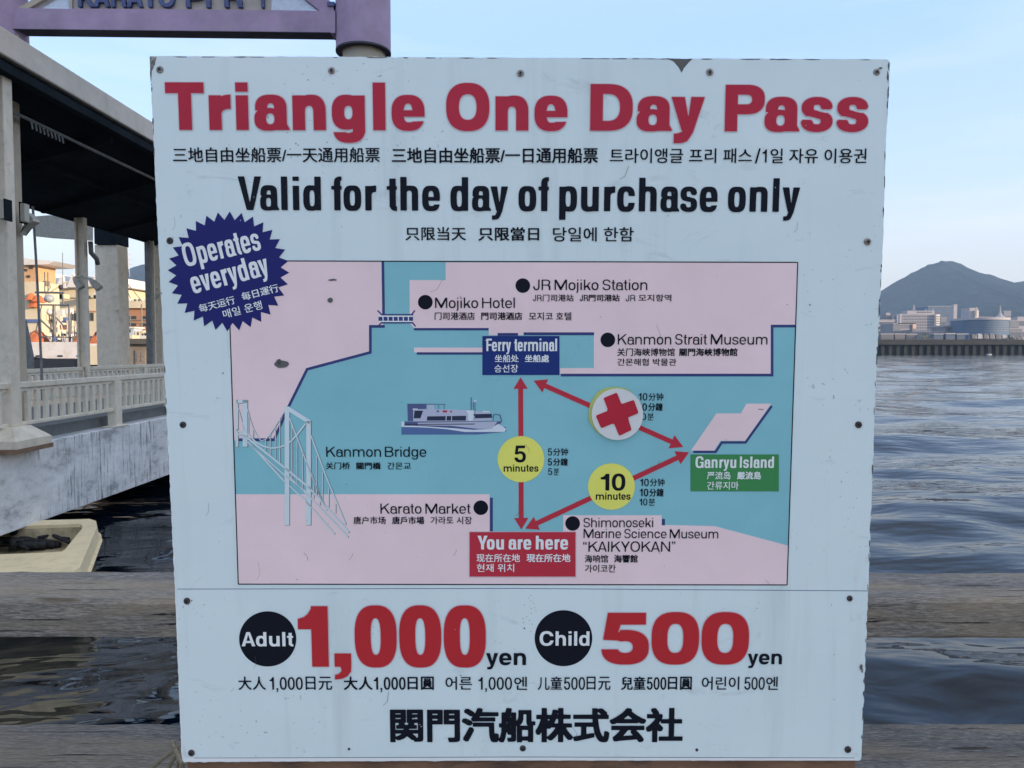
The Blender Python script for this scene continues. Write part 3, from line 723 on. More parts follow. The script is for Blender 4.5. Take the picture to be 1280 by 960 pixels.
# coloured boxes
for nm, m, q in (('ferry_terminal_box', M_BOX, (603, 420, 699.3, 468.7)), ('ganryu_box', M_GREEN, (863, 568, 973.3, 614)), ('you_are_here_box', M_MAPRED, (587, 665, 719.3, 720.5))):
    if 'here' in nm: SB().rect(q[0] - 1, q[1] - .8, q[2] + 1, q[3] + 1.2, .0012).build('box_edge', M_HALO, mp)
    SB().rect(*q, .0016).build('colour_box', m, mp)
X_ = lambda *a, **k: write(*a, name='box_lettering', parent=mp, res=80, **k)
X_('Ferry terminal', CONDW, M_WHITE, 608, 696.3, 438.8, 438.8, 15.6); X_('Ganryu Island', COND, M_WHITE, 869, 967, 584.7, 584.7, 14.3); X_('You are here', CONDW, M_WHITE, 597, 710, 686.5, 686.5, 17.2)
for s, a, y0, c, y1, w in (('坐船处', 618.4, 443.3, 648.3, 452.7, .014), ('坐船處', 656, 443.3, 686.2, 452.7, .024), ('승선장', 618, 455.5, 647.7, 465.5, .010),
        ('严流岛', 883.5, 589.3, 912.7, 599, .014), ('嚴流島', 921, 589.3, 951, 599, .026), ('간류지마', 883.5, 601.8, 923, 611.8, .010),
        ('现在所在地', 595.7, 692, 650, 702.3, .014), ('現在所在地', 658, 692, 713, 702.3, .024), ('현재 위치', 596, 704.5, 642.7, 714.7, .010)):
    cjk(s, M_WHITE, a, y0, c, y1, w, w * .6, 'box_lettering', parent=mp)
# route arrows
def arrow(x0, y0, x1, y1, L=15, hw=9, w=6.2):
    d = math.hypot(x1 - x0, y1 - y0); ux, uy = (x1 - x0) / d, (y1 - y0) / d; q = lambda a, b: (x0 + ux * a - uy * b, y0 + uy * a + ux * b)
    return [q(0, 0), q(L, hw), q(L, w / 2), q(d - L, w / 2), q(d - L, hw), q(d, 0), q(d - L, -hw), q(d - L, -w / 2), q(L, -w / 2), q(L, -hw)]
for k, q in enumerate(((650.7, 471.5, 651.6, 661.8), (667, 475.8, 854, 558.6), (861.3, 565.3, 656.5, 660.7))):
    SB()._tess(arrow(*q, L=16 if k else 14.5), o4 + k * .0001).build('route_arrow', M_MAPRED, mp)
for x, y, r in ((651.2, 573.8, 29.1), (764.2, 608, 29.3)): SB().disc(x, y, r, r * .99, .0017).build('minutes_disc', M_YEL, mp)
X_('5', BOLD, M_INK, 643, 657.3, 577.7, 577.7, 21); X_('minutes', BOLD, M_INK, 629.5, 673, 589.4, 589.4, 8.9)
X_('10', BOLD, M_INK, 750.7, 781.5, 613, 613, 21); X_('minutes', BOLD, M_INK, 744.6, 788, 624.4, 624.4, 8.9)

# drawing of the suspension bridge
def bq(pts): return [(280 + x / 5.053, 490 + y / 5.053) for x, y in pts]
def bridge(builder, off, dx=0., dy=0., k=1.):
    sh = lambda pts: [(x + dx, y + dy) for x, y in bq(pts)]
    L = lambda pts, w: builder.line(sh(pts), w * k, off)
    L([(84, 50), (84, 345)], 2.8); L([(134, 50), (134, 345)], 6); L([(78, 60), (150, 60)], 4.2)
    L([(399, 92), (399, 840)], 5.9); L([(535, 182), (535, 840)], 5.9); L([(399, 100), (545, 192)], 5.2)
    L([(150, 110), (165, 170), (185, 228), (210, 275), (235, 308), (262, 300), (290, 270), (320, 225), (350, 175), (385, 118)], 1.0)
    L([(92, 105), (105, 150), (118, 200), (135, 250)], .9)
    L([(150, 262), (200, 315), (250, 342), (300, 354), (350, 349), (390, 335), (430, 305), (470, 260), (515, 200)], 2.0)
    L([(415, 165), (520, 440), (622, 690)], 1.6); L([(550, 275), (640, 520), (770, 835)], 1.6); L([(547, 515), (605, 650), (650, 745)], 1.4)
    L([(80, 235), (400, 490), (535, 600), (790, 885)], 2.4); L([(80, 255), (390, 530), (535, 640)], 1.6); L([(150, 310), (390, 572)], 2.0); L([(415, 592), (520, 690), (700, 895)], 1.6); L([(415, 535), (520, 640), (785, 915)], 1.8)
    for x, a, c in ((155, 160, 265), (185, 235, 290), (262, 295, 370), (293, 265, 400), (325, 220, 425), (353, 175, 445), (430, 210, 555), (462, 310, 580), (497, 380, 610), (585, 405, 650), (623, 505, 690), (662, 605, 725), (705, 705, 765), (568, 590, 670), (605, 690, 715)): L([(x, a), (x, c)], 1.0)
bb = SB(); bridge(bb, .00135, .7, .5, 1.0); bb.build('bridge_drawing', M_CHIPD, mp)
bb = SB(); bridge(bb, .0017); bb.build('bridge_drawing', M_PALE, mp)
# picture of the ferry
fq = lambda pts: [(495 + x / 8.828, 490 + y / 8.828) for x, y in pts]
M_F1 = paint('ferry_hull_white', (.52, .54, .66)); M_F2 = paint('ferry_shadow_blue', (.10, .12, .26)); M_F3 = paint('ferry_window', (.03, .04, .08)); M_F4 = paint('ferry_sea', (.10, .17, .36)); M_F5 = paint('ferry_foam', (.75, .79, .84))
layers = [(M_F4, [[(60, 385), (1215, 385), (1215, 440), (900, 470), (60, 470)]]),
    (M_F2, [[(95, 325), (1172, 322), (1100, 420), (850, 405), (95, 375)], [(125, 130), (335, 130), (335, 185), (190, 190), (190, 320), (130, 320)]]),
    (M_F5, [[(60, 325), (90, 325), (92, 372), (200, 372), (420, 385), (650, 400), (850, 418), (1040, 405), (1130, 350), (1215, 405), (1200, 440), (1000, 440), (760, 440), (560, 410), (380, 395), (230, 388), (60, 384)]]),
    (M_F1, [[(190, 190), (540, 190), (800, 200), (860, 205), (1040, 225), (1062, 310), (880, 322), (190, 325)], [(240, 338), (1120, 326), (1060, 405), (900, 405), (600, 372), (240, 366)], [(345, 140), (420, 140), (425, 190), (345, 190)]]),
    (M_F3, [[(345, 268), (775, 262), (770, 315), (340, 315)], [(850, 243), (1055, 240), (1062, 285), (880, 290)], [(205, 205), (300, 205), (270, 290), (195, 290)], [(95, 352), (880, 348), (860, 358), (95, 362)], [(805, 268), (825, 268), (822, 300), (805, 300)]]),
    (M_F5, [[(770, 200), (860, 205), (845, 315), (800, 318), (795, 240)], [(960, 205), (1030, 210), (1030, 224), (955, 222)], [(860, 90), (890, 92), (888, 112), (860, 110)], [(185, 182), (240, 182), (240, 194), (185, 194)], [(550, 265), (558, 265), (556, 314), (548, 314)], [(612, 265), (618, 265), (616, 314), (610, 314)]]),
    (M_RED, [[(515, 203), (565, 203), (565, 224), (515, 224)], [(597, 205), (615, 205), (615, 225), (597, 225)]]),
    (M_F2, [[(450, 203), (475, 203), (475, 222), (450, 222)], [(825, 60), (834, 60), (834, 195), (825, 195)], [(850, 115), (858, 115), (858, 195), (850, 195)], [(870, 100), (876, 100), (874, 300), (868, 300)], [(125, 130), (545, 133), (545, 139), (125, 136)], [(470, 135), (476, 135), (476, 188), (470, 188)], [(530, 135), (536, 135), (536, 188), (530, 188)], [(1070, 250), (1100, 240), (1150, 250), (1172, 320), (1160, 320), (1140, 258), (1100, 248), (1080, 258), (1075, 320), (1068, 320)]])]
for k, (m, ps) in enumerate(layers):
    b = SB()
    for p in ps: b.poly(fq(p), .0008 + k * .00012) if len(p) < 5 else b._tess(fq(p), .0008 + k * .00012)
    b.build('ferry_picture', m, mp)

# the round stuck-on badge with a red cross
badge = SB(); k = 48; ox, oy = -3.2, -1.6
def ringwall(b, cx, cy, r, z0, z1, k=48, wob=0):
    a = [(cx + (r + wob * math.sin(5 * t) * .5 + wob * math.sin(11 * t + 1) * .5) * math.cos(t), cy + (r + wob * math.sin(5 * t) * .5) * math.sin(t)) for t in [2 * math.pi * i / k for i in range(k)]]
    b.add([S(x, y, z0) for x, y in a] + [S(x, y, z1) for x, y in a], [(i, (i + 1) % k, k + (i + 1) % k, k + i) for i in range(k)] + [tuple(range(k, 2 * k))])
SB().disc(767, 515.6, 31, 30.6, .0017).build('minutes_disc', M_YEL, mp)
ringwall(badge, 771.2, 517.3, 31.9, .0015, .0052)
badge = badge.build('cross_badge', paint('badge_white', (.74, .73, .71), .35), sign)
tp = SB(); ringwall(tp, 768.2, 515.8, 32.6, .0005, .0026, wob=.9); tp.build('badge_tape', paint('badge_tape_yellow', (.50, .52, .16), .3), badge)
cr = [(330, 245), (505, 172), (522, 190), (575, 325), (600, 325), (745, 275), (760, 292), (815, 445), (810, 462), (672, 520), (680, 560), (718, 685), (712, 702), (560, 775), (540, 768), (475, 612), (440, 612), (305, 668), (285, 660), (220, 510), (226, 490), (375, 430), (380, 400), (328, 262)]
crp = [(725 + x / 11.29, 475 + y / 11.29) for x, y in cr]
b = SB(); nn = len(crp); t = tessellate_polygon([[Vector((x, y, 0)) for x, y in crp]])
b.add([S(x, y, .0050) for x, y in crp] + [S(768.5 + (x - 768.5) * .985, 517 + (y - 517) * .985, .0062) for x, y in crp], [(i, (i + 1) % nn, nn + (i + 1) % nn, nn + i) for i in range(nn)] + [tuple(i + nn for i in q) for q in t])
b.build('red_cross', paint('badge_red', (.50, .022, .045), .38), badge)

# screws
M_SCREW = mat('screw_steel', (.33, .31, .28), .45, .7, var=.4, scale=200, dirt=(.10, .05, .03), dirt_amt=.6, spec=.5)
M_RUSTY = mat('dark_screw', (.09, .085, .085), .6, .5, var=.4, scale=200, dirt=(.10, .05, .03), dirt_amt=.6)
M_SLOT = mat('screw_slot', (.015, .013, .012), .8)
for i, (x, y, r, dark) in enumerate(((200, 87.3, 4.6, 0), (414.5, 88.6, 4.4, 0), (650.5, 92, 4.5, 0), (887, 90.5, 4.5, 0), (1095.5, 90.3, 4.4, 0), (212.5, 301, 4.4, 1), (1084, 302.3, 4.6, 0),
        (228.8, 531, 4.2, 1), (1073, 531, 4.4, 1), (233.8, 751.3, 4.3, 1), (1062, 748, 3.8, 1), (239.3, 941.2, 4.2, 1), (653.5, 935.3, 3.9, 1), (1059.7, 936.8, 4.3, 1), (436.3, 936.2, 1.6, 1), (871, 937.3, 1.9, 1))):
    b = SB(); K = 20; prof = [(1.0, .0), (1.0, .0007), (.82, .0015), (.4, .0019)]
    for rr, z in prof: b.v += [tuple(S(x + r * rr * math.cos(2 * math.pi * j / K), y + r * rr * math.sin(2 * math.pi * j / K), z + .0003)) for j in range(K)]
    b.f = [(a * K + j, a * K + (j + 1) % K, (a + 1) * K + (j + 1) % K, (a + 1) * K + j) for a in range(3) for j in range(K)] + [tuple(range(3 * K, 4 * K))]
    sc = b.build('screw', M_RUSTY if dark else M_SCREW, sign, smooth=False)
    if r > 3:
        a = random.uniform(0, 1.5); b = SB(); c_, s_ = math.cos(a), math.sin(a)
        for ux, uy in ((c_, s_), (-s_, c_)): b.line([(x - ux * r * .5, y - uy * r * .5), (x + ux * r * .5, y + uy * r * .5)], r * .3, .0028 + .00002 * (ux == c_))
        b.build('screw_slot', M_SLOT, sc)
        # washer-like patch of bared paint round the head
        b = SB(); pts = [(x + (r * 1.45 + random.uniform(-.5, .7)) * math.cos(2 * math.pi * j / 18), y + .4 + (r * 1.4 + random.uniform(-.5, .6)) * math.sin(2 * math.pi * j / 18)) for j in range(18)]
        if i in (1, 2, 6, 8, 9, 10, 11, 13, 3): b._tess(pts, .00025).build('bare_patch', M_CHIPW, sc)
# chips and scars along the edges and on the face
def blob(b, x, y, rx, ry, off, k=9, rough=.35):
    b._tess([(x + rx * (1 + random.uniform(-rough, rough)) * math.cos(2 * math.pi * j / k), y + ry * (1 + random.uniform(-rough, rough)) * math.sin(2 * math.pi * j / k)) for j in range(k)], off)
b = SB(); w = SB()
for i in range(46):
    y = random.uniform(90, 935); x = ipl(R_E, y) - random.uniform(.3, .9); blob(b if random.random() < .75 else w, x, y, random.uniform(.4, 1.0), random.uniform(1.2, 9), .0003, 8, .3)
for i in range(26):
    y = random.uniform(80, 935); x = ipl(L_E, y) + random.uniform(.3, .8); blob(w if y > 560 or random.random() < .4 else b, x, y, random.uniform(.4, .9), random.uniform(1.2, 8), .0003, 8, .3)
for i in range(30):
    x = random.uniform(200, 1100); blob(b, x, 70.9 + (x - 187) / 926 * 4, random.uniform(2, 12), random.uniform(.4, .8), .0003, 9, .3)
for i in range(26):
    x = random.uniform(250, 1060); blob(w, x, 949.6 + (1.7 * abs(x - 650) / 420 if x < 650 else 0), random.uniform(4, 24), random.uniform(.5, 1.3), .0003, 10, .3)
for x, y, rx, ry in ((191, 78, 2.6, 6), (188.6, 90, 1.2, 9), (1111, 83, 1.2, 5), (1109.8, 96, 1.2, 7)): blob(b, x, y, rx, ry, .00032, 12, .4)
b._tess([(834, 73.4), (866, 73.6), (861, 78), (855, 85), (852, 91), (848, 84), (842, 77)], .00036)
blob(b, 353, 455, 8.6, 5.4, .0024, 12, .22); blob(b, 349, 452, 3.5, 3, .0024, 9, .3)
for x, y, rx, ry in ((234, 944, 6, 3.2), (230, 938, 2, 5), (245, 948, 5, 2.2), (1070, 943, 4, 2.5), (378, 438, 3.5, 2.2), (1083, 700, 2.2, 4.5), (1069, 723, 2, 4), (1075, 512, 1.3, 3)): blob(w, x, y, rx, ry, .00036, 12, .4)
for x, y, rx, ry in ((1076.5, 833, 2, 4), (1077.5, 838, 1, 2.6), (1100, 85.5, 2.3, 1.2), (240, 750.5, .8, .8), (416, 350, 5, 1.3), (413, 375, 3, 3), (1012, 381, 1.6, .8), (951, 511.5, 3.4, .5), (576, 844, .8, .8), (655.5, 785, 1.2, 1.2)): blob(b, x, y, rx, ry, .00235, 9, .4)
for i in range(16):
    x, y = rng.normal(662, 5), rng.normal(765, 14); blob(b, x, y, .5, .6, .0004, 6)
for i in range(70):
    x, y = random.uniform(205, 1075), random.uniform(80, 940); blob(b if random.random() < .6 else w, x, y, random.uniform(.25, .7), random.uniform(.25, .9), .00236, 6)
for i in range(22):
    x, y = random.uniform(215, 1065), random.uniform(205, 930); a = random.gauss(1.57, .4); L = random.uniform(4, 15); b.line([(x, y), (x + L * math.cos(a), y + L * math.sin(a)), (x + L * 1.5 * math.cos(a + .25), y + L * 1.5 * math.sin(a + .25))], random.uniform(.2, .42), .00236)
tag(b.build('worn_spots', M_CHIPD, panel), kind='stuff'); tag(w.build('chipped_primer', M_CHIPW, panel), kind='stuff')
SB().line([(243, 947.6), (650, 946.2), (1068, 947.4)], .8, .0004).build('seam_line', M_CHIPD, panel)
SB()._tess([(230, 947.8), (650, 946.6), (1072, 947.6), (1073, 950.6), (650, 950.4), (230, 952.2)], .0005).build('bottom_lip', M_WHITE, panel)
le = [(ipl(L_E, y) + .2, y) for y in range(590, 946, 12)]; SB()._tess(le + [(x + random.uniform(.7, 2.1), y) for x, y in reversed(le)], .0005).build('bared_edge', M_WHITE, panel)
# crumpled top left corner, timber frame behind, legs down to the deck
b = SB(); b.add([S(187, 70.5, .0002), S(196, 71, .0002), S(191.5, 86, .0002), S(187.8, 92, .0002), S(190.5, 78, .0035)], [(0, 1, 4), (1, 2, 4), (2, 3, 4), (3, 0, 4)]).build('bent_corner', M_EDGE, panel)
def bar(x0, y0, x1, y1, z0, z1):
    q = [(x0, y0), (x1, y0), (x1, y1), (x0, y1)]
    return MB().add([S(x, y, z0) for x, y in q] + [S(x, y, z1) for x, y in q], [(0, 1, 2, 3), (7, 6, 5, 4), (0, 4, 5, 1), (1, 5, 6, 2), (2, 6, 7, 3), (3, 7, 4, 0)])
for q in ((194, 76, 1106, 108), (233, 922, 1071, 963)): bar(*q, -.0045, -.032).build('frame_rail', M_FRAME, sign)
for xl in ((196, 236, 226, 262), (1074, 1036, 1104, 1060)):
    x0 = xl[0] if xl[0] < 600 else xl[1]
for (xt, xb) in ((206, 240), (1065, 1030)):
    a = S(xt, 108, -.0045); c = S(xb, 922, -.0045); w_ = .035; dd = S_N * -.0275
    MB().add([a, a + Vector((w_, 0, 0)), c + Vector((w_, 0, 0)), c, a + dd, a + dd + Vector((w_, 0, 0)), c + dd + Vector((w_, 0, 0)), c + dd], [(0, 1, 2, 3), (7, 6, 5, 4), (0, 4, 5, 1), (1, 5, 6, 2), (2, 6, 7, 3), (3, 7, 4, 0)]).build('frame_stile', M_FRAME, sign)
    z1 = c.z; c2 = c + S_DOWN * ((z1 - DECK_Z) / math.cos(LEAN)); k2 = Vector((0, 0, 0))
    c = c + dd * 1.05
    c2 = c + S_DOWN * ((c.z - DECK_Z) / math.cos(LEAN)); e = dd * 1.1
    MB().add([c, c + Vector((w_, 0, 0)), c2 + Vector((w_, 0, 0)), c2, c + e, c + e + Vector((w_, 0, 0)), c2 + e + Vector((w_, 0, 0)), c2 + e], [(0, 1, 2, 3), (7, 6, 5, 4), (0, 4, 5, 1), (1, 5, 6, 2), (2, 6, 7, 3), (3, 7, 4, 0)]).build('leg', M_FRAME, sign)
# ================================================================== water and ground
def water_mat():
    m = bpy.data.materials.new('sea_water'); m.use_nodes = True; q = NT(m); b = q.b
    b.inputs['Base Color'].default_value = (.001, .0035, .008, 1); b.inputs['Roughness'].default_value = .035; b.inputs['IOR'].default_value = 1.33
    b.inputs['Specular IOR Level'].default_value = .33
    co = q.coord((.55, 1.2, 1), (0, 0, -.16)); n1 = q.noise(co, 1.5, 2.5, .5, .5); co2 = q.coord((.5, 1.25, 1), (0, 0, .22)); n2 = q.noise(co2, .42, 3, .55, .25)
    b1 = q.N('Bump'); b1.inputs['Strength'].default_value = .7; b1.inputs['Distance'].default_value = .045; q.L(n1, b1.inputs['Height'])
    b2 = q.N('Bump'); b2.inputs['Strength'].default_value = .7; b2.inputs['Distance'].default_value = .20; q.L(n2, b2.inputs['Height']); q.L(b1.outputs[0], b2.inputs['Normal']); q.L(b2.outputs[0], b.inputs['Normal'])
    return m
def axis(a, b, d0, g, dmax):
    v = [0.0]; d = d0
    while v[-1] < b: v.append(v[-1] + d); d = min(d * g, dmax)
    w = [0.0]; d = d0
    while w[-1] > a: w.append(w[-1] - d); d = min(d * g, dmax)
    return np.array(sorted(set(w[1:] + v)))
xs = axis(-7000, 7000, .10, 1.018, 900); ys = axis(-1500, 7000, .07, 1.0125, 900)
GX, GY = np.meshgrid(xs, ys)
Z = np.zeros_like(GX); far_ = np.clip(1 - np.hypot(GX, GY) / 90, 0, 1)
wr = np.random.default_rng(3)
for i in range(90):
    lam = 10 ** wr.uniform(math.log10(.45), math.log10(24.0)); th = R(-66 + wr.normal(0, 34)); k = 2 * math.pi / lam
    fade = np.clip(1.25 - np.hypot(GX, GY) / (27 * lam + 2), 0, 1)
    Z += .0036 * lam ** .86 * np.sin(k * (GX * math.cos(th) + GY * math.sin(th)) + wr.uniform(0, 6.28) + .6 * np.sin(k * .21 * (GY * math.cos(th) - GX * math.sin(th)) + i)) * fade
ny, nx = GX.shape
v = np.stack([GX, GY, Z], -1).reshape(-1, 3).tolist(); idx = np.arange(nx * ny).reshape(ny, nx)
f = np.stack([idx[:-1, :-1], idx[:-1, 1:], idx[1:, 1:], idx[1:, :-1]], -1).reshape(-1, 4).tolist()
tag(mobj('water', v, f, water_mat(), smooth=True), kind='structure')

# ================================================================== timber pier edge and rails
M_WOOD = bpy.data.materials.new('weathered_timber'); M_WOOD.use_nodes = True; q = NT(M_WOOD)
co = q.coord((9, 80, 80)); n = q.noise(co, 6, 5, .66, .35); c = q.ramp(n, [(.36, (.075, .07, .07)), (.50, (.20, .188, .178)), (.64, (.37, .34, .31))])
nl = q.noise(q.coord((1.2, 9, 9)), 5, 3, .6, 1.2); c = q.mix(q.ramp(nl, [(.38, .45), (.56, 0.)]), c, (.10, .095, .095))
vo = q.N('TexVoronoi'); vo.inputs['Scale'].default_value = 1.0; q.L(q.coord((2.2, 14, 14)), vo.inputs['Vector']); c = q.mix(q.ramp(vo.outputs['Distance'], [(.05, .85), (.12, 0.)]), c, (.045, .035, .03))
n2 = q.noise(q.coord((.5, 3, 3)), 3.4, 5, .6, .4); c = q.mix(q.ramp(n2, [(.42, 0.), (.64, .6)]), c, (.36, .285, .19))
n3 = q.noise(q.coord((1.1, 42, 42)), 4, 4, .6, .3); cr_ = q.ramp(n3, [(.335, 1.), (.37, 0.)]); c = q.mix(cr_, c, (.022, .02, .02))
q.L(c, q.b.inputs['Base Color']); q.b.inputs['Roughness'].default_value = .85; q.b.inputs['Specular IOR Level'].default_value = .2
q.bump(q.mix(.5, n, q.ramp(n3, [(.33, 0.), (.42, 1.)])), .65, .006)
def plank(name, x0, x1, y0, y1, z0, z1, parent, seed, step=.03, j=.0012):
    r = np.random.default_rng(seed); xs_ = np.arange(x0, x1 + step, step); n = len(xs_); b = .005
    ring = [(y0 + b, z0), (y0, z0 + b), (y0, (z0 + z1) / 2), (y0, z1 - b * 1.5), (y0 + b * 1.5, z1), ((y0 * 2 + y1) / 3, z1), ((y0 + 2 * y1) / 3, z1), (y1 - b, z1), (y1, z1 - b), (y1, z0 + b), (y1 - b, z0)]
    K = len(ring); v = []
    off = np.cumsum(r.normal(0, j * .5, (n, K, 2)), 0); off -= np.linspace(0, 1, n)[:, None, None] * off[-1]; off *= .35
    off += r.normal(0, j * .45, (n, K, 2))
    for i, x in enumerate(xs_): v += [(x, ring[k][0] + off[i, k, 0], ring[k][1] + off[i, k, 1]) for k in range(K)]
    f = [(i * K + k, i * K + (k + 1) % K, (i + 1) * K + (k + 1) % K, (i + 1) * K + k) for i in range(n - 1) for k in range(K)] + [tuple(range(K))[::-1], tuple(range((n - 1) * K, n * K))]
    return mobj(name, v, f, M_WOOD, parent, smooth=False, origin=((x0 + x1) / 2, y0, z1))
fence = empty('timber_guard_rail', (0, 1.43, DECK_Z), 'weathered grey timber guard rail running behind the sign above the water', 'railing')
YR = 1.35
zt = P(640, 749.5, YR).z; zb = P(640, 799, YR).z; yb_ = (CAM_Z - zt) / ((CAM_Z - P(640, 714.5, 1).z))
plank('rail_board', -2.6, 2.6, YR, yb_, zb, zt, fence, 5)
zt2 = P(640, 905.5, yb_).z
plank('rail_board', -2.6, 2.6, YR, yb_, zt2 - .07, zt2, fence, 9)
for x in (-.42, .36):
    MB().box(x, YR + .01, DECK_Z, x + .09, YR + .10, zb - .001, .004).build('post', M_WOOD, fence)
for x in (-2.45, -1.55, 1.55, 2.45): MB().box(x, YR + .03, DECK_Z, x + .09, YR + .12, zb - .001, .004).build('post', M_WOOD, fence)
deck = MB()
for i in range(34):
    y1 = 1.52 - i * .145; deck.box(-3.2, y1 - .14, DECK_Z - .05, 3.2, y1, DECK_Z, .003)
tag(deck.build('pier_deck', mat('pale_bounce_decking', (.52, .48, .42), .85, var=.2, scale=3, stretch=(1, 8, 1))), kind='structure')  # unseen deck kept pale to bounce light onto the sign
M_CONC = mat('pier_concrete', (.30, .30, .29), .85, scale=1.5, dirt=(.10, .10, .09), bump=.2)
tag(MB().box(-3.0, -3.3, -3, 3.0, 1.2, DECK_Z - .052).build('pier_base', M_CONC), kind='structure')

tag(MB().box(-14, -60, -3, 33, -3.31, DECK_Z - .01).build('bounce_apron', mat('bounce_apron_concrete', (.42, .41, .39), .9, scale=.5)), kind='structure')  # unseen pale ground added behind the camera as a bounce surface
# rope tied round the lower rail and the foot of the board
M_ROPE = mat('old_rope', (.34, .29, .20), .9, var=.35, scale=260, dirt=(.07, .06, .05), dirt_amt=.6, bump=.6)
rp = empty('rope', P(214, 960, 1.30), 'frayed tan rope knotted at the lower left corner of the sign', 'rope')
def rope(pts, r):
    pts = [P(x, y, d) for x, y, d in pts]; sm = []
    for i in range(len(pts) - 1):
        p0, p1, p2, p3 = pts[max(i - 1, 0)], pts[i], pts[i + 1], pts[min(i + 2, len(pts) - 1)]
        for k in range(5):
            t = k / 5; sm.append(.5 * ((2 * p1) + (p2 - p0) * t + (2 * p0 - 5 * p1 + 4 * p2 - p3) * t * t + (3 * p1 - p0 - 3 * p2 + p3) * t ** 3))
    sm.append(pts[-1])
    MB().tube(sm, [r * (1 + .12 * math.sin(i * 1.9)) for i in range(len(sm))], 8).build('rope_strand', M_ROPE, rp, smooth=True)
rope([(216, 927, 1.16), (219, 936, 1.15), (223, 944, 1.14), (228, 956, 1.12), (232, 975, 1.12)], .0035)
rope([(221, 935, 1.15), (210, 943, 1.20), (198, 953, 1.26), (186, 968, 1.33), (180, 1000, 1.34)], .0034)
rope([(223, 940, 1.15), (216, 950, 1.19), (211, 962, 1.25), (208, 990, 1.33)], .0034)
rope([(225, 945, 1.14), (222, 956, 1.18), (220, 975, 1.26), (222, 1000, 1.33)], .0032)
rope([(281, 956, 1.10), (288, 954, 1.10), (296, 958, 1.10), (302, 972, 1.11)], .0032)

# ================================================================== covered footbridge on the left
GXF = -9.0
M_GIRD = bpy.data.materials.new('stained_white_concrete'); M_GIRD.use_nodes = True; q = NT(M_GIRD)
co = q.coord((1, .55, 1.2)); n = q.noise(co, 1.7, 8, .72, .15); c = q.ramp(n, [(.36, (.34, .35, .36)), (.46, (.64, .645, .65)), (.62, (.82, .82, .82))])
st_ = q.noise(q.coord((1, 6.5, .42)), 2.0, 6, .75, .05); k_ = q.noise(co, .9, 3, .6); f_ = q.mix(1., q.ramp(st_, [(.54, 0.), (.60, 1.)]), q.ramp(k_, [(.44, .0), (.56, .85)]), 'MULTIPLY')
c = q.mix(f_, c, (.105, .11, .12)); n5 = q.noise(q.coord((1, 6, 1.2)), 4.1, 4, .7); c = q.mix(q.ramp(n5, [(.66, 0.), (.71, .8)]), c, (.05, .055, .06))
q.L(c, q.b.inputs['Base Color']); q.b.inputs['Roughness'].default_value = .8; q.bump(n, .25, .02)
M_BEIGE = mat('cream_painted_steel', (.76, .695, .57), .5, var=.08, scale=3, dirt=(.24, .21, .17), dirt_amt=.30, spec=.4)
M_BEIGE2 = mat('cream_painted_column', (.74, .665, .54), .5, var=.08, scale=2, dirt=(.26, .22, .17), dirt_amt=.35, spec=.4)
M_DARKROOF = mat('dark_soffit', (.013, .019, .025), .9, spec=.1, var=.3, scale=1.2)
M_STEEL = mat('dull_galvanised_steel', (.20, .21, .215), .5, .3, var=.2, scale=5)
M_SLAB = mat('walkway_concrete', (.17, .18, .185), .85, scale=2, dirt=(.06, .06, .06))
br = empty('footbridge', (-10.8, 20, 0), 'stained white concrete footbridge girder crossing low over the water at the left', 'footbridge')
Y0, Y1 = 9.5, 33.0; ZT, ZB = 1.93, .42
joints = [9.5, 11.0, 15.45, 18.6, 24, 28.5, 33.0]
for a, b_ in zip(joints[:-1], joints[1:]):
    MB().box(-9.0, a + .008, ZB, -9.55, b_ - .008, ZT, .012).build('girder_segment', M_GIRD, br)
MB().box(-9.03, Y0, ZB + .03, -9.5, Y1, ZT - .03).build('joint_core', M_SLAB, br)
MB().box(-9.42, Y0, ZT - .5, -13.0, Y1, 2.16).build('walkway_slab', M_SLAB, br)
MB().box(-12.6, Y0, ZB, -13.1, Y1, ZT - .51).build('girder_segment', M_GIRD, br)
for y in (10.5, 30): MB().box(-9.5, y, -3, -12.6, y + 1.0, ZT - .52).build('pier_wall', M_CONC, br)
# near railing
def railing(x, y0, y1, ztop, zbot, posts, label, name, d=.28, foot=None, group='railings of the footbridge'):
    rl = empty(name, (x, (y0 + y1) / 2, zbot), label, 'railing', group)
    MB().box(x - .07, y0, ztop - .11, x + .07, y1, ztop, .012).build('top_rail', M_BEIGE, rl)
    MB().box(x - .05, y0, zbot, x + .05, y1, zbot + .07, .01).build('bottom_rail', M_BEIGE, rl)
    MB().box(x - .03, y0, ztop - .17, x + .03, y1, ztop - .112).build('under_rail', M_BEIGE, rl)
    bal = None; y = y0 + .12
    while y < y1 - .05:
        if all(abs(y - p) > .17 for p in posts):
            if bal is None: bal = MB().box(x - .035, y - .055, zbot + .071, x + .035, y + .055, ztop - .171, .006).build('baluster', M_BEIGE, rl, origin=(x, y, zbot)); b0 = (bal.location.copy(), y)
            else: copy_part(bal, rl, b0[0] + Vector((0, y - b0[1], 0)))
        y += d
    for p in posts:
        if foot is None: MB().box(x - .08, p - .13, zbot + .072, x + .08, p + .13, ztop - .112, .008).build('post', M_BEIGE, rl)
        else:
            MB().box(x - .10, p - .14, foot, x + .10, p + .14, ztop - .112, .01).build('post', M_BEIGE, rl)
            MB().box(x - .14, p - .34, foot - .002, x + .16, p + .34, foot + .03, .008).build('foot_plate', M_BEIGE, rl)
    return rl
railing(-9.14, 9.6, 28.0, 3.10, 2.29, [10.4, 17.65, 21.3, 24.9], 'nearer cream railing with flat balusters above the concrete girder', 'bridge_railing', foot=ZT + .002)
railing(-12.75, 14.0, 33.0, 3.19, 2.34, [19.2, 22.8, 26.6, 30.4], 'farther cream railing on the far side of the footbridge', 'bridge_railing', foot=2.162)

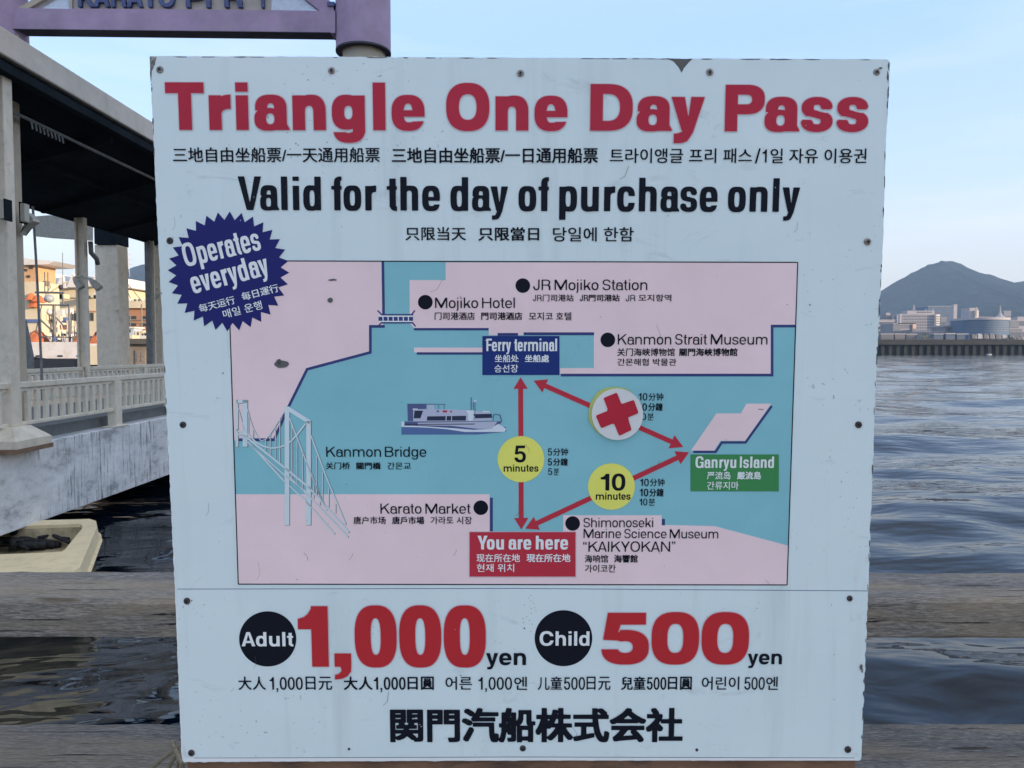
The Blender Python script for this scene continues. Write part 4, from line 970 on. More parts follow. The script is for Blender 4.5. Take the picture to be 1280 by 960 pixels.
# canopy over the footbridge: sloping roof, columns, conduit
cp = empty('walkway_canopy', (-10.8, 20, 2.16), 'long roof canopy with cream fascia and dark underside over the footbridge', 'canopy')
RY0, RY1 = 9.0, 33.0
def roofz(x): return 8.73 + (x + 9.0) * (8.73 - 7.52) / (12.95 - 9.0)
pr = [(-8.98, 8.74), (-12.95, 7.53), (-12.95, 7.65), (-8.98, 8.90)]
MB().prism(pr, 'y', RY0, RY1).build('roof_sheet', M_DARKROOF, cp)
M_FASC = mat('cream_fascia', (.66, .60, .52), .55, var=.06, scale=1.5, dirt=(.3, .27, .22), dirt_amt=.25)
MB().box(-8.80, RY0, 8.80, -8.97, RY1, 9.27, .02).build('fascia', M_FASC, cp)
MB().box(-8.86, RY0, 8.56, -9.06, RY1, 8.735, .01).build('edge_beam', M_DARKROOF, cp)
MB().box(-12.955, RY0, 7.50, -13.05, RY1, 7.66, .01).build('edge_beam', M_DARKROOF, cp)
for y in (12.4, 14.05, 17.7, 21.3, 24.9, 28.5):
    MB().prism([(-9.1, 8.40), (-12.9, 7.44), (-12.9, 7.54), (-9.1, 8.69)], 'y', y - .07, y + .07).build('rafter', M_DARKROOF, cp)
for x in (-11.0,): MB().box(x - .04, RY0, roofz(x) - .12, x + .04, RY1, roofz(x) - .002).build('purlin', M_DARKROOF, cp)
MB().tube([(-9.5, RY0, 8.22), (-9.5, RY1, 8.22)], .035, 8).build('conduit', M_STEEL, cp)
for k in range(9): MB().tube([(-9.5, 15.4 + k * .13, 8.20), (-9.47, 15.4 + k * .13, 8.05)], .02, 6).build('hanger_hook', M_STEEL, cp)
def column(x, y, w, d, z0, z1, nm='column'):
    # H-section: two flanges and a web
    c = MB().box(x - w / 2, y - d / 2, z0, x - w / 2 + .05, y + d / 2, z1).box(x + w / 2 - .05, y - d / 2, z0, x + w / 2, y + d / 2, z1).box(x - w / 2 + .0505, y - .03, z0, x + w / 2 - .0505, y + .03, z1)
    return c.build(nm, M_BEIGE2, cp)
MB().box(-9.02, 13.84, 2.3, -9.50, 14.10, 8.56, .012).build('column', M_BEIGE2, cp)
# pedestal under the near column
b = MB(); q4 = lambda x0, x1, y0, y1, z: [(x0, y0, z), (x1, y0, z), (x1, y1, z), (x0, y1, z)]
a1 = q4(-8.72, -9.65, 13.45, 14.50, 1.94); a2 = q4(-8.72, -9.65, 13.45, 14.50, 2.08); a3 = q4(-8.94, -9.58, 13.72, 14.24, 2.30)
b.add(a1 + a2 + a3, [(3, 2, 1, 0), (0, 1, 5, 4), (1, 2, 6, 5), (2, 3, 7, 6), (3, 0, 4, 7), (4, 5, 9, 8), (5, 6, 10, 9), (6, 7, 11, 10), (7, 4, 8, 11), (8, 9, 10, 11)]).build('column_base', M_BEIGE2, cp)
MB().box(-8.70, 13.43, 1.86, -9.0, 14.52, 1.938).build('base_pad', mat('rust_stain', (.22, .14, .09), .9), cp)
column(-12.72, 22.85, .27, .20, 2.17, 7.58); column(-12.98, 28.3, .38, .24, 2.17, 7.58)
MB().box(-9.16, 20.9, ZT, -9.5, 21.2, 8.56, .012).build('column', M_BEIGE2, cp)
MB().box(-9.16, 28.0, ZT, -9.5, 28.3, 8.56, .012).build('column', M_BEIGE2, cp)
MB().tube([P(41, 258, 19.2), P(46, 340, 19.1), P(52, 462, 19.0), P(53, 500, 19.0)], .03, 8).build('thin_post', M_STEEL, cp)
# small things fixed to the canopy
def part_box(nm, x0, y0, x1, y1, Y, dep, m, par=None, bev=0.):
    a = P(x0, y1, Y); c = P(x1, y0, Y); return MB().box(a.x, Y, a.z, c.x, Y + dep, c.z, bev).build(nm, m, par)
M_LAMP = mat('lamp_cream', (.46, .44, .38), .5)
jb = empty('junction_box', P(27, 290, 14.9), 'pale upright box fixed beside the near canopy column', 'box'); part_box('box_body', 25, 254, 30.5, 277, 14.9, .16, M_LAMP, jb, .01); part_box('box_side', 24.1, 252, 24.9, 278.5, 14.9, .2, M_DARKROOF, jb)
jb = empty('junction_box', P(2, 290, 13.6), 'pale upright box cut off by the left edge beside the column', 'box'); part_box('box_body', -8, 249, 4.8, 273, 13.55, .16, M_LAMP, jb, .01); part_box('box_side', 4.9, 248, 5.7, 275, 13.55, .2, M_DARKROOF, jb)
fl = empty('bracket_lamp', P(34, 280, 15.2), 'cream wedge shaped bracket lamp on the near canopy column', 'lamp')
MB().add([P(24, 293, 15.1), P(30.5, 278, 15.1), P(33, 265, 15.1), P(40.5, 272, 15.1), P(41.5, 276, 15.1), P(25, 289, 15.1)] + [p + Vector((0, .22, 0)) for p in (P(24, 293, 15.1), P(30.5, 278, 15.1), P(33, 265, 15.1), P(40.5, 272, 15.1), P(41.5, 276, 15.1), P(25, 289, 15.1))],
    [(0, 1, 2, 3, 4, 5), (11, 10, 9, 8, 7, 6)] + [(i, (i + 1) % 6, 6 + (i + 1) % 6, 6 + i) for i in range(6)]).build('lamp_housing', M_LAMP, fl)
MB().tube([P(33.5, 272, 15.09), P(34.5, 272, 15.05)], .06, 10).build('lamp_lens', M_STEEL, fl)
for (a, c, lab) in (((92, 347), (102, 360), 'left cream horn floodlight on the middle canopy column'), ((112.5, 348.5), (124.5, 361), 'right cream horn floodlight on the middle canopy column'), ((186, 363), (196.5, 371.5), 'cream floodlight on the canopy column next to the sign')):
    Yl = 22.4 if a[0] < 150 else 27.8; f = empty('floodlight', P(a[0], c[1], Yl), lab, 'floodlight')
    p, r_ = P(*a, Yl), P(*c, Yl); MB().tube([p, p.lerp(r_, .35), r_], [.04, .09, .115], 10).build('lamp_housing', M_LAMP, f, smooth=False)
    xm = 104 if a[0] < 150 else 198; MB().tube([p, P(xm, a[1] - 2, Yl + .1)], .035, 6).build('bracket', M_LAMP, f)
dp_ = MB().tube([P(113, 302, 22.9), P(114, 316, 22.9), P(121, 324, 23.2), P(122, 330, 23.3)], .07, 8).build('downpipe', M_STEEL, cp, smooth=True)
# wide column and panels of the landing behind
bc = empty('landing_column', P(134, 457, 26.5), 'broad grey brown column standing just behind the footbridge', 'column')
part_box('shaft', 121.5, 306, 147, 462, 26.5, .7, M_BEIGE2, bc, .02); part_box('capital', 118, 284, 144, 305, 26.4, .9, M_DARKROOF, bc); part_box('patch_plate', 143.5, 378, 149, 388, 26.42, .1, M_BEIGE2, bc)
part_box('downpipe', 183.8, 297, 187, 470, 27.4, .1, M_STEEL, bc); part_box('downpipe', 190.2, 301, 191.6, 462, 27.6, .06, M_BEIGE, bc)
wd = empty('dark_wing_panel', P(34, 460, 20.5), 'dark grey slanting panel beside the foot of the near column', 'panel')
vv = [P(27.5, 396, 20.5), P(31, 402, 20.5), P(40, 447, 20.5), P(40, 470, 20.5), P(27.5, 470, 20.5)]
MB().add(vv + [p + Vector((0, .1, 0)) for p in vv], [(0, 1, 2, 3, 4), (9, 8, 7, 6, 5)] + [(i, (i + 1) % 5, 5 + (i + 1) % 5, 5 + i) for i in range(5)]).build('panel_sheet', M_STEEL, wd)
aw = empty('grey_awning', P(70, 298, 31), 'plain mid grey awning slab seen under the canopy roof', 'awning')
vv = [P(43, 270.5, 31), P(62, 269, 31), P(96, 275, 31), P(96, 299, 31), P(44, 295.5, 31)]
MB().add(vv + [p + Vector((0, 1.2, .1)) for p in vv], [(0, 1, 2, 3, 4), (9, 8, 7, 6, 5)] + [(i, (i + 1) % 5, 5 + (i + 1) % 5, 5 + i) for i in range(5)]).build('awning_slab', mat('awning_grey', (.33, .325, .30), .8), aw)
MB().tube([P(98, 290, 31.6), (P(98, 290, 31.6).x, 31.6, 0)], .07).build('awning_post', M_STEEL, aw)

# ================================================================== purple pier gate with raised letters
M_PURP = mat('faded_purple_paint', (.42, .31, .45), .62, var=.16, scale=1.3, dirt=(.40, .34, .38), dirt_amt=.45, spec=.3)
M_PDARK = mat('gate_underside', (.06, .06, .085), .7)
M_CREAMP = mat('weathered_cream_post', (.52, .45, .35), .75, var=.12, scale=2, dirt=(.3, .22, .16), dirt_amt=.4, stretch=(1, 1, .4))
M_BOARD = mat('gate_name_board', (.50, .44, .39), .6, var=.08, scale=2, dirt=(.3, .27, .25))
M_LET = mat('blue_grey_letters', (.085, .11, .24), .5, .2, var=.2, scale=6)
YG = 15.0
gt = empty('pier_gate', P(450, 60, YG + .5) * 1.0, 'faded purple pier gate beam and drum topped post above the sign, KARATO PIER 1 lettering', 'gate')
tp_ = lambda x, y, Y=YG: P(x, y, Y)
a, c = tp_(9, 35.7), tp_(418, 40.3); a2, c2 = tp_(9, 10), tp_(418, 13.2)
dpt = .33
def slab(p, D, nm, m, par): return MB().add([*p] + [q_ + Vector((0, D, 0)) for q_ in p], [tuple(range(len(p)))[::-1], tuple(range(len(p), 2 * len(p)))] + [((i + 1) % len(p), i, len(p) + i, len(p) + (i + 1) % len(p)) for i in range(len(p))]).build(nm, m, par)
slab([a, c, c2, a2], dpt, 'beam', M_PURP, gt)
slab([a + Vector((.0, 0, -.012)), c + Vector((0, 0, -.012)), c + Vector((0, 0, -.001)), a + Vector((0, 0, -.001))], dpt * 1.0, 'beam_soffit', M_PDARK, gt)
slab([tp_(413, 41, YG - .02), tp_(419, 41, YG - .02), tp_(419, 13, YG - .02), tp_(413, 13, YG - .02)], .36, 'beam_collar', M_PURP, gt)
cx_ = tp_(451, 30).x; rr = (485.5 - 417) / 2 / FPX * YG * .985; cyY = YG + .25
zb_ = P(451, 55, YG - .2).z
MB().lathe(cx_, cyY, [(rr, zb_), (rr, zb_ + 1.6)], 40).build('drum', M_PURP, gt, smooth=False)
rp2 = (479 - 426.5) / 2 / FPX * YG
post = MB().lathe(cx_ + .01, cyY, [(rp2, -3.0), (rp2, zb_ + .1)], 36); post.build('post', M_CREAMP, gt, smooth=True)
MB().lathe(cx_, cyY, [(rp2 + .005, zb_ - .004), (rr + .006, zb_ - .004), (rr + .006, zb_ + .03), (rp2 + .005, zb_ + .03)], 40, cap=False).build('drum_rim', M_PDARK, gt)
# left end piece of the gate
ld = MB().lathe(P(-6, 30, YG).x, YG + .25, [(.42, P(0, 47, YG).z), (.42, P(0, 47, YG).z + 1.8)], 32).build('drum', M_PURP, gt)
slab([tp_(5, 46, YG + .05), tp_(23, 58, YG + .05), tp_(22, 44, YG + .05), tp_(5, 38, YG + .05)], .3, 'drum_bracket', M_CREAMP, gt)
MB().lathe(P(-12, 30, YG).x, YG + .25, [(.30, -3), (.30, P(0, 47, YG).z + .1)], 28).build('post', M_CREAMP, gt)
# name board with letters, perforated panels, struts
slab([tp_(92, 12, YG + .10), tp_(338, 13, YG + .10), tp_(338, -24, YG + .10), tp_(92, -26, YG + .10)], .06, 'name_board', M_BOARD, gt)
def gate_word(s, x0, x1, yb, yt):
    v, f = None, None
    im = smooth_img(typeset(s, BOLD, 70)); cs = [dp(c_, .4) / 70 for c_ in contours(im) if len(c_) > 5]; v, f = fill(cs)
    mn, mx = v.min(0), v.max(0); b0 = 6 / 70 + .36; A_, B_ = tp_(x0, yb, YG + .02), tp_(x1, yb, YG + .02); hz = tp_(x0, yt, YG).z - tp_(x0, yb, YG).z
    pts = [A_.lerp(B_, (u - mn[0]) / (mx[0] - mn[0])) + Vector((0, 0, (w - b0) * hz)) for u, w in v]; n = len(pts)
    eds = {}
    for q_ in f:
        for i in range(len(q_)):
            e = (q_[i], q_[(i + 1) % len(q_)]); k = (min(e), max(e)); eds[k] = None if k in eds else e
    walls = [(e[1], e[0], e[0] + n, e[1] + n) for e in eds.values() if e]
    mobj('gate_lettering', pts + [p + Vector((0, .075, 0)) for p in pts], [tuple(q_) for q_ in f] + [tuple(i + n for i in q_[::-1]) for q_ in f] + walls, M_LET, gt)
gate_word('KARATO', 97, 218, 8.2, -17); gate_word('PIER', 232, 303, 8.8, -16); gate_word('1', 322, 330, 9.2, -16)
M_WIRE = mat('white_mesh', (.62, .63, .64), .5, .2)
for (x0, x1, yb) in ((38, 91, 9.5), (339, 412, 12)):
    w = MB(); A_, B_ = tp_(x0, yb, YG + .1), tp_(x1, yb, YG + .1); hgt = .36 if x0 < 100 else .34; n_ = int((B_.x - A_.x + hgt) / .034)
    for k in range(n_):
        for sgn in (1, -1):
            xa = A_.x + k * .034 - hgt; pts = []
            xs_, xe = (xa, xa + hgt) if sgn > 0 else (xa + hgt, xa)
            t0 = 0; t1 = 1
            lo, hi = A_.x, B_.x
            # clip to the panel
            def cl(t): return xs_ + (xe - xs_) * t
            if xs_ < lo and xe < lo: continue
            if xs_ > hi and xe > hi: continue
            if xe > xs_: t0 = max(0, (lo - xs_) / (xe - xs_)); t1 = min(1, (hi - xs_) / (xe - xs_))
            else: t0 = max(0, (hi - xs_) / (xe - xs_)); t1 = min(1, (lo - xs_) / (xe - xs_))
            if t1 <= t0: continue
            w.tube([(cl(t0), YG + .12, A_.z + hgt * t0), (cl(t1), YG + .12, A_.z + hgt * t1)], .0065, 4, False)
    tag(w.build('wire_mesh', M_WIRE, gt), kind='stuff')
slab([tp_(86, 12, YG + .05), tp_(90, 12, YG + .05), tp_(90, -25, YG + .05), tp_(86, -25, YG + .05)], .1, 'board_edge', M_BOARD, gt)
slab([tp_(22, 10, YG + .04), tp_(36, 10, YG + .04), tp_(84, -18, YG + .04), tp_(70, -18, YG + .04)], .2, 'strut', M_CREAMP, gt)
slab([tp_(400, 13, YG + .04), tp_(417, 13, YG + .04), tp_(417, 4, YG + .04), tp_(385, -14, YG + .04), tp_(365, -14, YG + .04)], .2, 'strut', M_PURP, gt)
slab([tp_(409, 7, YG - .0), tp_(418, 7, YG - .0), tp_(418, 2, YG - .0), tp_(409, 2, YG - .0)], .3, 'bolt_plate', M_LET, gt)
slab([tp_(9, -30, YG + .0), tp_(418, -27, YG + .0), tp_(418, -52, YG + .0), tp_(9, -55, YG + .0)], .33, 'beam', M_PURP, gt)

# ================================================================== cream tender moored under the footbridge
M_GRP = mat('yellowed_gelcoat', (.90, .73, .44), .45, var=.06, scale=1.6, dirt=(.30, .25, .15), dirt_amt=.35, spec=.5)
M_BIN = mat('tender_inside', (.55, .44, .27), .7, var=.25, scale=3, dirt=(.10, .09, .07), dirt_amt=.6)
bt = empty('tender_boat', (-8.6, 13.6, 0), 'small cream open boat moored under the footbridge', 'boat')
ZR = .44
def pz(x, y, z): d = ray(x, y); t = (z - CAM_Z) / d.z; return Vector((0, 0, CAM_Z)) + d * t
oc = [pz(-60, 652, ZR), pz(60, 650, ZR), pz(112, 648.5, ZR), pz(120, 651, ZR), pz(121.5, 658, ZR), pz(100, 709, ZR), pz(93, 713, ZR), pz(60, 716, ZR), pz(-80, 722, ZR)]
ic = [pz(-60, 661, ZR), pz(62, 656, ZR), pz(100, 655, ZR), pz(103, 656.5, ZR), pz(103, 660, ZR), pz(81, 687, ZR), pz(77, 689.5, ZR), pz(52, 691, ZR), pz(-80, 696, ZR)]
n = len(oc); flare = lambda p, s, z: Vector((p.x * s + (1 - s) * -8.9, p.y * s + (1 - s) * 13.6, z))
L0 = [flare(p, 1.03, .20) for p in oc]; L1 = [flare(p, 1.03, .13) for p in oc]; L2 = [flare(p, .93, -.25) for p in oc]
ring_f = lambda a, b_: [(a + i, a + i + 1, b_ + i + 1, b_ + i) for i in range(n - 1)]
mobj('hull', oc + L0 + L1 + L2, [tuple(reversed(q_)) for q_ in ring_f(0, n) + ring_f(n, 2 * n) + ring_f(2 * n, 3 * n)] , M_GRP, bt)
mobj('gunwale', oc + ic + [p + Vector((0, 0, -.06)) for p in ic], ring_f(0, n) + ring_f(n, 2 * n), M_GRP, bt)
FL = [flare(p, .97, .02) for p in ic]
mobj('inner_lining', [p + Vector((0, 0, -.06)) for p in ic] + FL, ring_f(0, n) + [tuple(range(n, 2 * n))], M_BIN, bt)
M_JUNK = mat('dark_wet_net', (.03, .03, .032), .8, var=.5, scale=14, bump=.6)
b = MB()
for k in range(26):
    t = random.random(); p = pz(-30 + 78 * t, 684 - random.random() * 9, .10) + Vector((0, 0, random.uniform(0, .14)))
    b.tube([p, p + Vector((random.uniform(.1, .45), random.uniform(-.15, .15), random.uniform(-.05, .05))), p + Vector((random.uniform(.3, .8), random.uniform(-.25, .25), -.05))], random.uniform(.03, .09), 6)
b.build('heaped_net', M_JUNK, bt, smooth=True)
for x, y in ((19.5, 664.4), (61.5, 661)):
    p = pz(x, y, ZR - .10); q_ = MB().tube([p + Vector((0, -.02, 0)), p + Vector((0, -.10, 0))], .055, 14).build('scupper_hole', M_DARKROOF, bt)
for (x, y) in ((92, 700), (97, 690)):
    pass
b = MB(); b.tube([flare(oc[i], 1.035, .165) for i in range(n)], .035, 6).build('rubbing_strake', M_GRP, bt)
# ================================================================== harbour behind the footbridge
def pb(b, x0, y0, x1, y1, Y, D): a, c = P(x0, y1, Y), P(x1, y0, Y); return b.box(a.x, Y, a.z, c.x, Y + D, c.z)
def pbox(nm, x0, y0, x1, y1, Y, D, m, par): return pb(MB(), x0, y0, x1, y1, Y, D).build(nm, m, par)
M_WHITEB = mat('boat_white', (.68, .66, .64), .4, var=.06, scale=.6, dirt=(.35, .28, .22), dirt_amt=.4, spec=.5)
M_NAVYH = mat('boat_dark_hull', (.02, .025, .035), .5)
M_CREAM = mat('cream_wall', (.62, .55, .40), .8, var=.08, scale=.2, dirt=(.4, .33, .24))
M_ORANGE = mat('orange_tarpaulin', (.50, .15, .06), .7, var=.25, scale=1.4, bump=.4)
M_BRICK = mat('terracotta_wall', (.42, .22, .13), .8, var=.12, scale=.3)
M_GLASSD = mat('dark_window', (.03, .035, .045), .15, spec=.6)
M_BLUE = mat('blue_band', (.10, .15, .32), .5); M_GREYM = mat('grey_ship_metal', (.16, .165, .17), .5, .3, var=.3, scale=2)
M_BROWN = mat('brown_grey_shed', (.24, .21, .18), .75, var=.1, scale=1.5); M_TILE = mat('dark_shed_roof', (.10, .095, .09), .8)
M_QUAY = mat('quay_concrete', (.27, .26, .245), .85, var=.2, scale=.3, dirt=(.08, .08, .07))
quay = MB().box(-260, 66, -4, -6, 700, 1.9).build('harbour_quay', M_QUAY); tag(quay, kind='structure')

def hull(b, x0, x1, y0, y1, zd, zk, bow=.18):
    # plan outline of a workboat; bow to -x
    n = 14; top = []; w = (y1 - y0) / 2; cy = (y0 + y1) / 2; L = x1 - x0
    for i in range(n + 1):
        t = i / n; h = w * min(1, (t / bow) ** .6) if t < bow else w * (1 - .12 * max(0, (t - .7) / .3)); top.append((x0 + t * L, h))
    pts = [(x, cy - h) for x, h in top] + [(x, cy + h) for x, h in reversed(top)]
    m = len(pts); zt = lambda x: zd + .5 * max(0, 1 - (x - x0) / (L * .35)) ** 1.6
    v = [(x, y, zt(x)) for x, y in pts] + [(x + (x1 - x) * .06, cy + (y - cy) * .8, zk) for x, y in pts]
    b.add(v, [tuple(range(m))[::-1], tuple(range(m, 2 * m))] + [(i, (i + 1) % m, m + (i + 1) % m, m + i) for i in range(m)]); return b
# nearest workboat: black bottom, white bulwark, orange covers
w1 = empty('work_boat', (-36, 60, 0), 'white work boat with dark gantry and orange covers behind the railing', 'boat', 'work boats in the harbour')
hull(MB(), P(14, 440, 58).x, P(170, 440, 58).x, 58, 61.4, P(60, 449, 58).z, -.8).build('hull', M_NAVYH, w1)
pbox('bulwark', 32.5, 427.5, 100.5, 448, 58.2, .12, M_WHITEB, w1); pbox('bulwark', 100.6, 429.5, 126, 448, 58.15, .12, M_WHITEB, w1)
pbox('locker', 112, 432, 124, 456, 57.9, .5, M_CREAM, w1); pbox('bulwark', 146.5, 419, 165, 456, 57.8, 1.2, M_CREAM, w1)  # cream stands in for warm light on the hull's right part
pbox('stern_band', 40, 450, 92, 460, 57.95, .1, M_NAVYH, w1)
for x in (45, 72, 96): pbox('hull_number', x, 444, x + 6, 446, 58.15, .04, M_NAVYH, w1)
def heap(b, x0, y0, x1, y1, Y):
    a, c = P(x0, y1, Y), P(x1, y0, Y); L, Hh = c.x - a.x, c.z - a.z; n = 12
    g = []
    for i in range(n + 1):
        for j in range(7):
            t, s = i / n, j / 6; z = Hh * (math.sin(math.pi * t) ** .45) * (math.sin(math.pi * s) ** .6) * random.uniform(.86, 1.06); g.append((a.x + L * t, Y + 1.6 * s, a.z + z))
    return b.add(g, [(i * 7 + j, (i + 1) * 7 + j, (i + 1) * 7 + j + 1, i * 7 + j + 1) for i in range(n) for j in range(6)])
heap(MB(), 29, 412, 48, 428, 58.6).build('tarpaulin', M_ORANGE, w1); heap(MB(), 91, 409, 101.5, 428, 58.6).build('tarpaulin', M_ORANGE, w1); heap(MB(), 110, 411, 127, 431, 58.6).build('tarpaulin', M_ORANGE, w1)
for nm, pts, r_ in (('gantry_post', [(48.5, 381), (49.5, 428)], .07), ('gantry_post', [(86.5, 380), (87, 428)], .09), ('gantry_post', [(67.5, 381), (68, 428)], .13), ('gantry_beam', [(47, 381), (88, 381.5)], .07), ('gantry_brace', [(50, 399), (68, 416)], .07), ('gantry_brace', [(70, 397), (83, 411)], .06), ('gantry_brace', [(52, 382), (45, 414)], .05), ('deck_rail', [(48, 420.5), (99, 422)], .05), ('gantry_beam', [(44, 365.5), (80, 366)], .09), ('gantry_post', [(78, 366), (79, 381)], .07)):
    MB().tube([P(*p, 59) for p in pts], r_, 6).build(nm, M_GREYM, w1)
for x, y, r_ in ((61.5, 373, .38), (62.5, 390, .26)):
    p = P(x, y, 59); MB().lathe(p.x, p.y, [(.02, p.z - r_ * .9), (r_ * .8, p.z - r_ * .6), (r_, p.z), (r_ * .7, p.z + r_ * .6), (.02, p.z + r_ * .8)], 14).build('radar_dome', M_WHITEB if y > 380 else mat('radar_grey', (.33, .37, .42), .4), w1, smooth=True)
p = P(76, 359, 59); MB().lathe(p.x, p.y, [(.02, p.z - .2), (.16, p.z - .1), (.16, p.z + .12), (.02, p.z + .2)], 10).build('search_light', M_NAVYH, w1)
MB().tube([P(78.5, 366, 59), P(78.2, 316, 59)], .025, 5).build('aerial', M_GREYM, w1)
for x in (56, 60, 93): MB().tube([P(x, 366 if x < 80 else 425, 59), P(x - .3, 340 if x < 80 else 408, 59)], .04, 5).build('aerial', M_GREYM, w1)
for k in range(26):
    x = random.uniform(34, 124); y = random.uniform(414, 428); s = random.uniform(1., 2.6); pbox('deck_gear', x, y - s, x + s * random.uniform(.5, 2), y + s, 58.5 + random.random() * 2, .3, random.choice([M_WHITEB, M_CREAM, M_GREYM, M_BROWN, M_NAVYH, M_BLUE]), w1)
for k in range(12):
    x = random.uniform(40, 100); MB().tube([P(x, 428, 60), P(x + random.uniform(-8, 8), random.uniform(385, 415), 60)], random.uniform(.02, .05), 5).build('rigging_line', random.choice([M_GREYM, M_WHITEB, M_BROWN]), w1)
# ship behind: cream wheelhouse with wide brimmed top
w2 = empty('fishing_ship', (-50, 75, 0), 'cream fishing ship with a broad brimmed wheelhouse behind the near boat', 'ship')
hull(MB(), P(2, 440, 74).x, P(140, 440, 74).x, 74, 79.5, P(60, 425, 74).z, -.8).build('hull', M_WHITEB, w2)
pbox('deckhouse', 27, 388, 52, 425, 74.6, 4, M_CREAM, w2); pbox('blue_band', 28, 399, 50.5, 403.5, 74.5, .1, M_BLUE, w2); pbox('deckhouse', 28, 352, 48, 388, 75, 3.4, M_CREAM, w2)
pbox('wheelhouse', 28, 331, 46.5, 352, 75.2, 3, mat('warm_wheelhouse', (.58, .36, .20), .7), w2)
slab([P(27, 322, 74.6), P(38, 324, 74.6), P(68, 326.5, 74.6), P(60, 330.5, 74.6), P(27, 331, 74.6)][::-1], 4.2, 'wheelhouse_brim', M_WHITEB, w2)
for x, y in ((30, 339), (37, 336), (33.5, 347)): pbox('window', x, y - 3, x + 3.6, y, 75.12, .06, M_GLASSD, w2)
for x, y, s in ((30, 371, 6), (38, 373, 5), (33, 380, 7)): heap(MB(), x, y - s, x + s + 3, y + 4, 74.3).build('buoy_pile', M_ORANGE, w2)
pbox('deck_crane', 50, 347, 53, 420, 76, .3, M_BROWN, w2); pbox('deck_crane', 53, 351, 58, 357, 76, .6, M_BROWN, w2); MB().tube([P(52, 372, 76), P(84, 352, 76)], .07, 6).build('derrick', M_CREAM, w2)
for k in range(14):
    x = random.uniform(50, 92); y = random.uniform(384, 420); s = random.uniform(1.5, 4); pbox('deck_gear', x, y - s, x + s * random.uniform(.8, 2), y + s, 75 + random.random(), .6, random.choice([M_WHITEB, M_CREAM, M_GREYM, M_ORANGE, M_BLUE, M_CREAM]), w2)
# market hall with row of white gables
mh = empty('market_hall', (-70, 150, 1.9), 'cream market hall with pale zigzag gables beyond the boats', 'building')
pbox('wall', 20, 372, 136, 452, 150, 20, M_CREAM, mh)
b = MB()
for k in range(6):
    x = 54 + k * 14.5; a_, b2, c_ = P(x, 361 - k, 148), P(x + 8, 341 + (k % 2) * 3, 148), P(x + 15, 361 - k, 148)
    slab([a_, c_, b2], 22, 'gable_roof', M_WHITEB, mh)
pbox('roof_band', 50, 358, 136, 372, 149.5, 21, M_CREAM, mh)
for k in range(6): pbox('window', 87 + k * 5.2, 391, 90.6 + k * 5.2, 401, 149.9, .2, M_GLASSD, mh)
pbox('window', 84, 388.5, 127, 390, 149.85, .2, mat('fascia_red', (.4, .2, .14), .7), mh)
for k in range(9): x = random.uniform(52, 125); pbox('roof_unit', x, 366 + random.uniform(0, 3), x + random.uniform(3, 7), 373, 146, 2, random.choice([M_CREAM, M_WHITEB, M_BROWN]), mh)
# terracotta hall right of the broad column, its terrace boat, the shed
th = empty('terracotta_hall', P(168, 440, 110), 'terracotta and cream hall with dark windows right of the broad column', 'building')
pbox('wall', 138, 384, 230, 452, 110, 18, M_BRICK, th); pbox('cornice', 137, 376.5, 231, 385, 109.4, 19, M_CREAM, th); pbox('string_course', 137, 399, 231, 400.5, 109.8, .3, M_BROWN, th)
for x in (158, 164.5, 178, 184.5, 200, 207): pbox('window', x, 395, x + 5.2, 400, 109.85, .3, M_GLASSD, th)
for x in (152.5, 159, 165, 177, 184): pbox('window', x, 403.5, x + 4.6, 407.5, 109.85, .3, M_GLASSD, th)
for x in (150, 156, 161, 167, 172, 178, 184): pbox('roof_figure', x, 374.3 - random.random() * 1.5, x + 1.6, 376.6, 110.4, .5, random.choice([M_BRICK, M_WHITEB, M_GREYM]), th)
for x in (157, 177): MB().tube([P(x, 380, 100), P(x + .3, 425, 100)], .09, 5).build('lamp_pole', M_BROWN, th)
w3 = empty('work_boat', (-44, 84, 0), 'white work boat with pale blue wheelhouse in front of the terracotta hall', 'boat', 'work boats in the harbour')
hull(MB(), P(140, 440, 84).x, P(205, 440, 84).x, 84, 87, P(160, 420, 84).z, -.6).build('hull', M_WHITEB, w3); pbox('wheelhouse', 147.5, 410, 167, 420, 84.4, 2, mat('pale_blue_cabin', (.40, .47, .55), .5), w3)
pbox('cabin_roof', 146.5, 408.5, 168, 410.2, 84.2, 2.4, M_WHITEB, w3); MB().tube([P(163, 409, 85), P(163, 393, 85)], .06, 6).build('mast', M_GREYM, w3); MB().tube([P(147, 403, 85), P(192, 405, 85)], .03, 4).build('stay', M_GREYM, w3)
for x in (150, 155, 160): pbox('window', x, 412, x + 3, 415.5, 84.35, .08, M_GLASSD, w3)
for k in range(8): x = random.uniform(168, 190); pbox('deck_gear', x, 413 + random.random() * 4, x + random.uniform(1.5, 4), 421, 84.5, .5, random.choice([M_WHITEB, M_CREAM, M_ORANGE, M_GREYM]), w3)
sh = empty('brown_shed', P(174, 456, 46), 'brown grey flat roofed shed with panelled door behind the far railing', 'shed')
ZQ = 2.0
tag(MB().box(-40, 44, -4, -18, 56, ZQ).build('shed_quay', M_QUAY), kind='structure')
a_ = P(160, 430, 46); c_ = P(222, 430, 46); MB().box(a_.x, 46, ZQ, c_.x, 50, P(160, 429, 46).z).build('wall', M_BROWN, sh)
a_, c_ = P(156.5, 430, 45.6), P(224, 423, 45.6); MB().box(a_.x, 45.6, a_.z, c_.x, 50.4, P(156, 423.3, 45.6).z).build('roof', M_TILE, sh)
pbox('door', 169.5, 438, 181.5, 463, 45.93, .06, M_BROWN, sh)
for x in (170.8, 176.2):
    for y in (441, 447.2): pbox('door_panel', x, y, x + 4, y + 4.6, 45.90, .028, M_CREAM if 0 else M_BROWN, sh)
